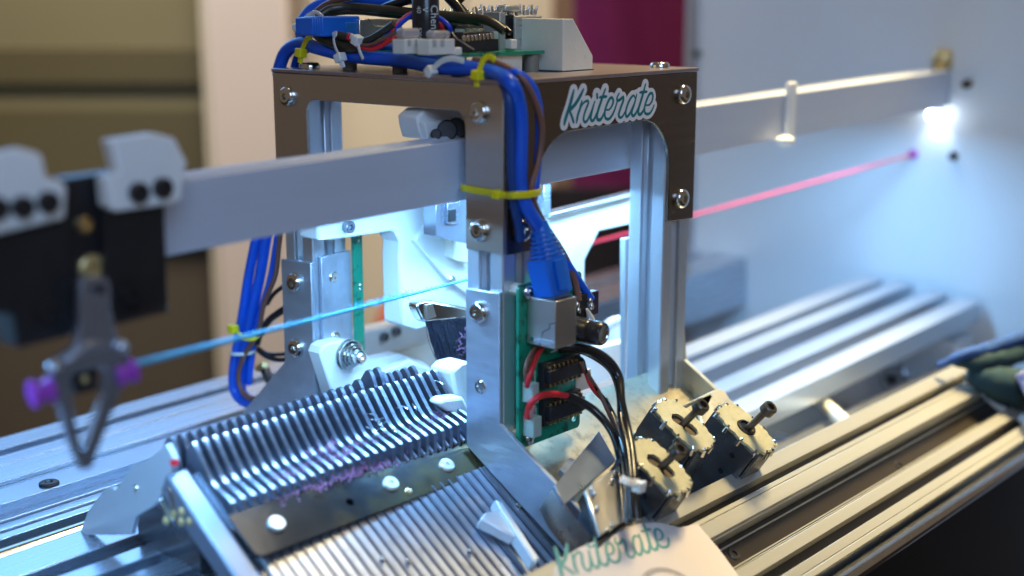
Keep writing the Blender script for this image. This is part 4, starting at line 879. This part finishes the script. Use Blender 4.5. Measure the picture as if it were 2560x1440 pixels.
ypoly('clip_block', [(1130, 590), (1180, 580), (1180, 660), (1150, 655), (1130, 645)], 84, 8, CREAM, 'small ivory block beside the near post under the beam', 'block', bevel=.6)
t = thing('printed_roller_arm', 'white printed arm carrying a washer stack left of the fins', 'printed bracket', (10, 104, -150))
ypoly('arm', [(800, 885), (806, 868), (822, 858), (862, 850), (896, 856), (928, 900), (1000, 885), (1060, 905), (1120, 955), (1120, 1000), (880, 1030), (836, 1000)], 108, 9, WHITE, parent=t, bevel=1.6)
ypoly('foot', [(905, 960), (960, 930), (1030, 900), (1075, 920), (1100, 960), (1000, 1010), (930, 1010)], 101, 8, WHITE, parent=t, bevel=1.6)
c = ay(868, 886, 108)
for k, (r, h) in enumerate(((7.6, 1.1), (6.6, 1.3), (7.2, 1.0), (5.6, 1.4), (4.6, 1.6), (3.4, 3.0))):
    z0 = sum(q for _, q in ((7.6, 1.1), (6.6, 1.3), (7.2, 1.0), (5.6, 1.4), (4.6, 1.6), (3.4, 3.0))[:k])
    build('washer', MB().lathe([(r-.3, z0), (r, z0+.25), (r, z0+h-.2), (r-.3, z0+h-.02)], axis_m(c, (0.0, -1, 0)), 28), CHROME, t)
inst('roller_screw', cap_mesh('roller_screw', 2.6, 1.6, CHROME, 1.4), axis_m(c+Vector((0, -9.3, 0)), (0, -1, 0)), t)
t = thing('rear_printed_rail', 'white blurred printed rail with dark screws behind the roller arm', 'printed rail', (40, 150, -130))
ypoly('rail', [(870, 855), (892, 832), (1060, 792), (1100, 790), (1100, 850), (930, 895), (870, 900)], 150, 10, mat('warm_white_plastic', (.78, .74, .70), .5), parent=t, bevel=1)
for px, py in ((988, 828), (958, 842)): inst('dark_screw', cap_mesh('dark_screw', 2.6, 2.5, DARKST, 1.2), axis_m(ay(px, py, 150), (0, -1, 0)), t)
t = thing('backing_panel', 'pale grey inner panel behind the fins and the white printed arm', 'panel', (60, 170, -170))
ypoly('panel', [(1003, 800), (1240, 760), (1240, 1000), (900, 1010), (900, 890)], 165, 3, mat('pale_grey_panel', (.55, .62, .62), .5), parent=t)
# brush
t = thing('brush', 'small flat brush with metal ferrule and dark bristles in the middle of the carriage', 'brush', (38, 70, -134))
ypoly('ferrule', [(1041, 768), (1047, 757), (1078, 751), (1170, 770), (1170, 796), (1066, 806), (1056, 800)], 68, 6, CHROME, parent=t, bevel=1.0)
ypoly('ferrule_band', [(1066, 762), (1082, 758), (1092, 792), (1068, 800)], 67, 1.2, STEEL, parent=t, bevel=.3)
random.seed(5); mb = MB()
for k in range(560):
    u_ = random.random(); v_ = random.random()
    top = ay(1062+u_*118, 802-u_*6, 68+v_*6); bot = ay(1098+u_*90+random.gauss(0, 5), 898+random.gauss(0, 9)-u_*4, 66+v_*9+random.gauss(0, 1))
    mb.tube([top, (top+bot)/2+Vector((random.gauss(0, .6), random.gauss(0, .6), 0)), bot], .16, 4, res=3)
build('bristles', mb, BRIS, t, kind='stuff')
fluff('lint', ay(1150, 885, 66), (2, 2, 6), 40, LINT, .10, 2.5, 44, kind='stuff', label='magenta lint on the brush tip', group='pink lint on the needle bed')
# white rounded yarn guide beside the near plate
t = thing('printed_nose', 'rounded white printed nose at the right end of the fins beside the near plate', 'printed part', (6, 34, -140))
ypoly('nose', [(1130, 930), (1145, 915), (1185, 905), (1200, 1110), (1160, 1060), (1143, 1010), (1136, 965)], 40, 14, WHITE, parent=t, bevel=2)
ypoly('lower_nose', [(1100, 1010), (1118, 996), (1160, 992), (1200, 1080), (1160, 1058)], 33, 8, WHITE, parent=t, bevel=1.5)
# right window parts
t = thing('rear_bracket', 'ivory printed bracket seen through the right opening behind the blue plug', 'printed bracket', (130, 70, -110))
ypoly('plate', [(1300, 560), (1376, 540), (1600, 486), (1600, 554), (1497, 578), (1462, 648), (1462, 745), (1300, 790)], 60, 6, CREAM, parent=t, bevel=.6)
ypoly('frame_edge', [(1360, 462), (1377, 458), (1377, 535), (1360, 540)], 58, 8, ALU, parent=t, bevel=.4)
ypoly('top_edge', [(1377, 535), (1600, 480), (1600, 488), (1377, 545)], 57, 8, ALU, parent=t, bevel=.3)
t = thing('slender_upright', 'slender pale aluminium upright just left of the right post', 'post', (112, 24, -150))
ypoly('bar', [(1562, 597), (1580, 594), (1580, 960), (1562, 965)], 30, 3, ALUZ, parent=t, bevel=.4)
t = thing('guide_roller', 'round white guide roller behind the slender upright', 'wheel', ay(1540, 840, 60))
W = axis_m(ay(1545, 838, 60), (-.5, -.8, 0))
build('disc', MB().lathe([(8, -3), (10, -2), (10.5, 0), (10, 2), (7, 3), (6.6, 2.4), (.1, 2.2)], W, 30, False), WHITE, t)
build('rim', MB().tube([W @ Vector((8*math.cos(a*PI/12), 8*math.sin(a*PI/12), 2.8)) for a in range(24)], .5, 8, closed=True, smooth=False), GUNM, t)
ypoly('lower_white_plate', [(1450, 880), (1570, 850), (1570, 930), (1440, 985)], 52, 5, WHITE, 'white plate low between circuit board and right post', 'plate', bevel=1)
# beam top clip behind near post
t = thing('beam_clip', 'white clip with black knob on top of the beam behind the near post', 'clip', (0, 44, -22))
ypoly('body', [(1043, 292), (1066, 272), (1200, 268), (1200, 338), (1055, 348), (1047, 318)], 46, 12, WHITE, parent=t, bevel=1)
ypoly('step', [(1060, 306), (1200, 292), (1200, 338), (1070, 346)], 43, 4, WHITE, parent=t, bevel=.6)
for px, py, r in ((1118, 326, 4.6), (1142, 322, 4.8), (1090, 336, 2.4)): build('black_knob', MB().cyl(ay(px, py, 43.5), ay(px, py, 38.5), r, r*.9, 18), BLACKP, t, bevel=.4)
# white bent lever at the bottom
t = thing('cam_lever', 'pale bent lever with pointed tip lying over the needles below the near plate', 'lever', ab(1290, 1320, -132))
l2 = [((bi @ v).x, (bi @ v).y) for v in pxs([(1240, 1243), (1256, 1250), (1352, 1395), (1338, 1400)], ab, -130)]
build('arm', MB().prism(l2, 'z', -137, -131, m=BM), mat('pale_steel', (.66, .70, .76), .4, .4), t, bevel=.6)
l2 = [((bi @ v).x, (bi @ v).y) for v in pxs([(1205, 1290), (1214, 1276), (1252, 1268), (1300, 1325), (1292, 1336)], ab, -131)]
build('pointed_tip', MB().prism(l2, 'z', -138, -132.5, m=BM), MATS['pale_steel'], t, bevel=.8)

# ================================================================== yarn feeder on the beam (left foreground)
t = thing('yarn_feeder', 'black yarn feeder block with forked steel arm clipped on the beam at left', 'yarn feeder', (-170, 18, -70))
ypoly('black_block', [(262, 455), (410, 505), (420, 770), (425, 778), (270, 815), (262, 815)], 15, 12, BLACKP, parent=t, bevel=.8)
ypoly('black_block', [(-140, 470), (165, 455), (185, 838), (44, 872), (36, 780), (-140, 800)], 15, 12, BLACKP, parent=t, bevel=.8)
ypoly('centre_channel', [(160, 448), (270, 432), (330, 425), (330, 500), (275, 520), (275, 810), (160, 835)], 19, 8, BLACKP, parent=t, bevel=.5)
ypoly('lower_lip', [(280, 795), (418, 762), (425, 778), (282, 815)], 11, 5, BLACKP, parent=t, bevel=.5)
for px, py in ((325, 740), (118, 782)): build('boss', MB().lathe([(3.4, 0), (3.4, 1.8), (2.0, 1.9), (1.9, .6), (.1, .5)], axis_m(ay(px, py, 15), (0, -1, 0)), 20, False), BLACKP, t)
for px, py, r in ((208, 562, 2.6), (228, 672, 4.6)): build('pivot_screw', MB().lathe([(r, 0), (r, 1.4), (r*.8, 2), (r*.4, 2), (r*.35, 1), (.1, .9)], axis_m(ay(px, py, 19), (0, -1, 0)), 20, False), BRASS if r > 3 else GOLD, t)
fo = [(195, 700), (212, 690), (258, 690), (268, 706), (270, 760), (282, 828), (306, 862), (316, 882), (306, 945), (285, 1000), (255, 1080), (222, 1168), (196, 1172), (165, 1090), (145, 1010), (124, 930), (126, 908), (150, 888), (186, 862), (196, 800)]
hl = [(168, 945), (176, 930), (250, 912), (262, 925), (252, 985), (205, 1120), (198, 1118), (180, 1040)]
slot_ = [(216, 715), (238, 712), (228, 745)]
q = [ay(px, py, 8) for px, py in fo]; h = [ay(px, py, 8) for px, py in hl]; h2 = [ay(px, py, 8) for px, py in slot_]
fk = build('fork_arm', MB().prism([(v.x, v.z) for v in q], 'y', 6.5, 9.5, [[(v.x, v.z) for v in h], [(v.x, v.z) for v in h2]]), GUNM, t, bevel=.6)
ypoly('bridge', [(178, 936), (248, 918), (246, 975), (190, 988)], 9.5, 4, BLACKP, parent=t, bevel=.6)
build('bridge_screw', MB().ball(ay(212, 948, 9.3), 1.2, 10), BRASS, t)
for px, py in ((135, 918), (303, 868)): build('stud', MB().ball(ay(px, py, 6), 2.3, 12), ALU, t)
build('crossbar', MB().tube([ay(160, 905, 6.4), ay(215, 868, 6.0), ay(262, 862, 6.4)], [1.2, 1.6, 1.2], 10), GUNM, t)
for (px, py, dx, lab) in ((104, 980, -1, 0), (313, 932, 1, 1)):
    c = ay(px, py, 8); build('yarn_bushing', MB().lathe([(2.2, -3.4), (4.0, -3.2), (4.2, -2), (3.0, -.8), (3.0, .8), (4.0, 2.2), (3.8, 3.2), (2.2, 3.4)], axis_m(c, (1, -.15, .1)), 20), PURP, t, label='purple flanged yarn bushing')
CG = 'white clips with paired black screws'
for (L, scr, lab) in (([(278, 352), (392, 334), (438, 345), (470, 408), (462, 430), (455, 500), (425, 512), (290, 530), (272, 518), (266, 445), (300, 436)], ((342, 481), (402, 469)), 'white clip with two black screws on the right half of the black feeder block'),
                      ([(-60, 398), (60, 372), (108, 384), (120, 446), (160, 452), (170, 470), (166, 548), (-60, 600)], ((52, 517), (116, 505), (-12, 520)), 'white clip with black screws at the left edge of the photo')):
    t = thing('feeder_clip', lab, 'clip', ay(L[0][0], L[0][1], 12), CG)
    ypoly('body', L, 10.5, 6.5, WHITE if True else None, parent=t, bevel=1.4)
    for px, py in scr: inst('black_screw', cap_mesh('clip_screw', 3.3, 2.6, BLACKOX, 1.5), axis_m(ay(px, py, 10.5), (0, -1, 0)), t)

# ================================================================== yarns
def yarn(name, a, b, r, m, label, sag=.4, nturn=60, fat=1.0):
    a = Vector(a); b = Vector(b); d = (b-a); n1 = d.orthogonal().normalized(); n2 = d.normalized().cross(n1); mb = MB()
    for ph in (0, 2*PI/3, 4*PI/3):
        pts = []
        N = nturn*6
        for k in range(N+1):
            u_ = k/N; ang = ph+2*PI*nturn*u_
            rk = r*(fat+(1-fat)*min(1, u_*1.5)); pts.append(a+d*u_+n1*math.cos(ang)*rk*.48+n2*math.sin(ang)*rk*.48+Vector((0, 0, -sag*4*u_*(1-u_)))); rr_ = rr_ if k else []; rr_.append(rk*.56)
        mb.tube(pts, rr_, 6, smooth=False)
    return build(name, mb, m, label=label, category='yarn', smooth=80)
ya, yb_ = ay(322, 914, 8), ay(1172, 698, 60)
yarn('teal_yarn', ya, yb_, .62, YARN, 'teal wool yarn stretched from the feeder fork into the carriage', .3, 90, 1.8)
for (u0, n, sp_, sd) in ((.66, 70, 7, 1), (.74, 46, 6, 3), (.60, 26, 8, 4), (.2, 22, 9, 5), (.4, 16, 14, 6), (.88, 14, 8, 7)):
    c = ya+(yb_-ya)*u0+Vector((0, 0, .3)); d = (yb_-ya).normalized(); random.seed(sd); mb = MB()
    for _ in range(n):
        p = c+d*random.gauss(0, sp_)+Vector((0, 0, random.gauss(0, .3))); e = Vector([random.gauss(0, 1) for _ in range(3)]).normalized()*random.uniform(.8, 2.4); f_ = Vector([random.gauss(0, 1) for _ in range(3)])*.6
        mb.tube([p, p+e*.5+f_, p+e], .085, 3, res=3)
    build('yarn_fuzz', mb, YARN, kind='stuff', label='loose fuzz standing off the teal yarn', group='fuzz on the teal yarn')
yarn('pink_yarn', (EPX-1, 49.7, -71.3), ay(1462, 612, 120), .85, PINK, 'bright pink yarn running from the end plate hole through the right opening', .3, 90)

# ================================================================== lettering: die cut sticker and card
ST = [([(410, 340), (370, 500), (310, 720), (250, 900), (205, 1050), (186, 1145)], 2.6), ([(638, 315), (560, 480), (450, 660), (350, 770), (312, 815)], 2.4), ([(312, 840), (350, 920), (385, 1020), (408, 1105)], 2.0),
      ([(605, 590), (560, 760), (505, 930), (476, 1100)], 2.0), ([(562, 780), (620, 665), (690, 600), (742, 592), (752, 650), (710, 760), (660, 900), (642, 1010), (655, 1075), (695, 1088), (755, 1010), (815, 870), (868, 720), (908, 600)], 1.7),
      ([(908, 600), (860, 760), (818, 930), (815, 1025), (850, 1062), (900, 1010), (950, 880)], 1.9), ([(960, 435), (966, 515)], 3.2),
      ([(1160, 305), (1110, 440), (1050, 620), (990, 800), (958, 950), (980, 1028), (1030, 1038), (1080, 980), (1125, 880)], 2.1), ([(1018, 508), (1100, 492), (1188, 486)], 1.8),
      ([(1185, 800), (1250, 792), (1312, 710), (1345, 600), (1322, 520), (1268, 530), (1200, 660), (1150, 820), (1145, 940), (1175, 1008), (1240, 1018), (1312, 940), (1378, 800), (1425, 650), (1450, 575)], 1.8),
      ([(1485, 410), (1440, 500), (1435, 568), (1480, 575), (1540, 530), (1582, 500), (1580, 590), (1540, 700), (1492, 840), (1475, 930), (1510, 985), (1570, 950), (1622, 850)], 1.9),
      ([(1862, 520), (1830, 462), (1770, 510), (1700, 640), (1648, 800), (1640, 910), (1668, 962), (1730, 900), (1800, 760), (1862, 600), (1900, 440)], 1.8), ([(1900, 440), (1850, 640), (1790, 820), (1788, 910), (1822, 944), (1880, 880), (1930, 770)], 1.9),
      ([(2110, 195), (2070, 350), (2010, 560), (1950, 760), (1938, 870), (1978, 912), (2040, 850), (2085, 750)], 2.1), ([(1972, 392), (2060, 376), (2142, 372)], 1.8),
      ([(2125, 690), (2200, 680), (2262, 590), (2285, 470), (2250, 402), (2190, 450), (2130, 590), (2088, 740), (2092, 860), (2150, 902), (2222, 870), (2282, 770), (2312, 690)], 1.8)]
def smooth2(L, n=8):
    P = [Vector(p) for p in L]; out = []
    if len(P) < 3: return P
    for i in range(len(P)-1):
        p0, p1, p2, p3 = P[max(i-1, 0)], P[i], P[i+1], P[min(i+2, len(P)-1)]
        for k in range(n): t_ = k/n; out.append(0.5*((2*p1)+(p2-p0)*t_+(2*p0-5*p1+4*p2-p3)*t_*t_+(3*p1-p0-3*p2+p3)*t_**3))
    return out+[P[-1]]
strokes = []
for L, wd in ST:
    q = smooth2([(px, py) for px, py in L]); pts = []
    for i, v in enumerate(q):
        p = ay(1390+v.x/9.474, 190+v.y/9.474, -.02); pts.append((p.x, p.z))
    strokes.append((np.array(pts), wd*.35))
def field(extra, cell):
    allp = np.vstack([s_[0] for s_ in strokes]); mn = allp.min(0)-3.2; mxx = allp.max(0)+3.2
    nx = int((mxx[0]-mn[0])/cell)+1; nz = int((mxx[1]-mn[1])/cell)+1
    X, Zg = np.meshgrid(mn[0]+np.arange(nx)*cell, mn[1]+np.arange(nz)*cell, indexing='ij'); D = np.full(X.shape, 1e9)
    for pts, r in strokes:
        n = len(pts)
        for i in range(n-1):
            a_, b_ = pts[i], pts[i+1]; d = b_-a_; l2 = max(d@d, 1e-9)
            t_ = np.clip(((X-a_[0])*d[0]+(Zg-a_[1])*d[1])/l2, 0, 1); dd = np.hypot(X-a_[0]-t_*d[0], Zg-a_[1]-t_*d[1])
            u_ = i/max(n-1, 1); taper = r*(0.55+0.45*min(1, 4*min(u_, 1-u_)+.1)) if extra == 0 else r
            D = np.minimum(D, dd-taper-extra)
    return mn, D
def march(extra, cell):
    mn, D = field(extra, cell); nx, nz = D.shape; vs = []; idx = {}; fs = []
    def vert(key, p):
        if key not in idx: idx[key] = len(vs); vs.append(p)
        return idx[key]
    inside = D < 0
    for i in range(nx-1):
        for j in range(nz-1):
            c4 = ((i, j), (i+1, j), (i+1, j+1), (i, j+1)); ins = [inside[c] for c in c4]
            if not any(ins): continue
            f_ = []
            for k in range(4):
                c0, c1 = c4[k], c4[(k+1) % 4]
                if ins[k]: f_.append(vert(c0, (mn[0]+c0[0]*cell, mn[1]+c0[1]*cell)))
                if ins[k] != ins[(k+1) % 4]:
                    a_, b_ = (c0, c1) if c0 < c1 else (c1, c0); t_ = D[a_]/(D[a_]-D[b_])
                    f_.append(vert((a_, b_), (mn[0]+(a_[0]+(b_[0]-a_[0])*t_)*cell, mn[1]+(a_[1]+(b_[1]-a_[1])*t_)*cell)))
            if len(f_) > 2: fs.append(tuple(f_))
    return vs, fs
W_white = march(1.6, .35); W_teal = march(0.0, .16)
def flat(vf, fn, th, name, m, parent, **k):
    mb = MB().add([fn(x, z) for x, z in vf[0]], vf[1]); o = build(name, mb, m, parent, smooth=0, **k)
    if th: s_ = o.modifiers.new('thickness', 'SOLIDIFY'); s_.thickness = th*S; s_.offset = 0
    return o
t = thing('logo_sticker', 'die cut sticker with teal script lettering on the right bracket', 'sticker', (68, 0, -12))
flat(W_white, lambda x, z: (x, -.14, z), .16, 'backing', STICK, t)
flat(W_teal, lambda x, z: (x, -.27, z), .03, 'script_lettering', TEALI, t)

# card on the front rail with the same lettering
bl = ab(1412, 1448, FC+1.4); br = ab(1690, 1368, FC+1.4); e1 = (br-bl).normalized(); e2 = BN.cross(e1)
xa = strokes[0][0][-1]; xb = strokes[-1][0][-1]; sc = (br-bl).length/(xb[0]-xa[0])
def cardp(x, z, h=0): return bl+e1*((x-xa[0])*sc)+e2*((z-xa[1]+1)*sc*1.0)+BN*h
t = thing('business_card', 'pinkish white card with teal script lying on the front rail at the bottom', 'card', bl)
L = pxs([(1380, 1470), (1396, 1400), (1450, 1368), (1520, 1342), (1600, 1308), (1650, 1306), (1700, 1318), (1745, 1310), (1800, 1375), (1870, 1470)], ab, FC+1)
l2 = [((bi @ v).x, (bi @ v).y) for v in L]
build('card_sheet', MB().prism(l2, 'z', FC+.35, FC+.9, m=BM), CARD, t)
flat(W_teal, lambda x, z: cardp(x, z, -.38), .05, 'script_lettering', FTEAL, t)
cc = ab(1690, 1502, FC+1)
mb = MB()
for k in range(72):
    a_ = 2*PI*k/72; d = Vector((1, 0, 0))*math.cos(a_)+(-BU)*math.sin(a_); tn = BN.cross(d)
    for (r0, r1, w_) in ((13.2, 14.6, .3), (15.0, 15.3, .62)):
        p = [cc+d*r0-tn*w_, cc+d*r1-tn*w_, cc+d*r1+tn*w_, cc+d*r0+tn*w_]
        mb.add([v+BN*.06 for v in p]+[v+BN*.0 for v in p], [(0, 1, 2, 3), (7, 6, 5, 4), (0, 4, 5, 1), (1, 5, 6, 2), (2, 6, 7, 3), (3, 7, 4, 0)])
build('round_seal', mb, INKG, t)
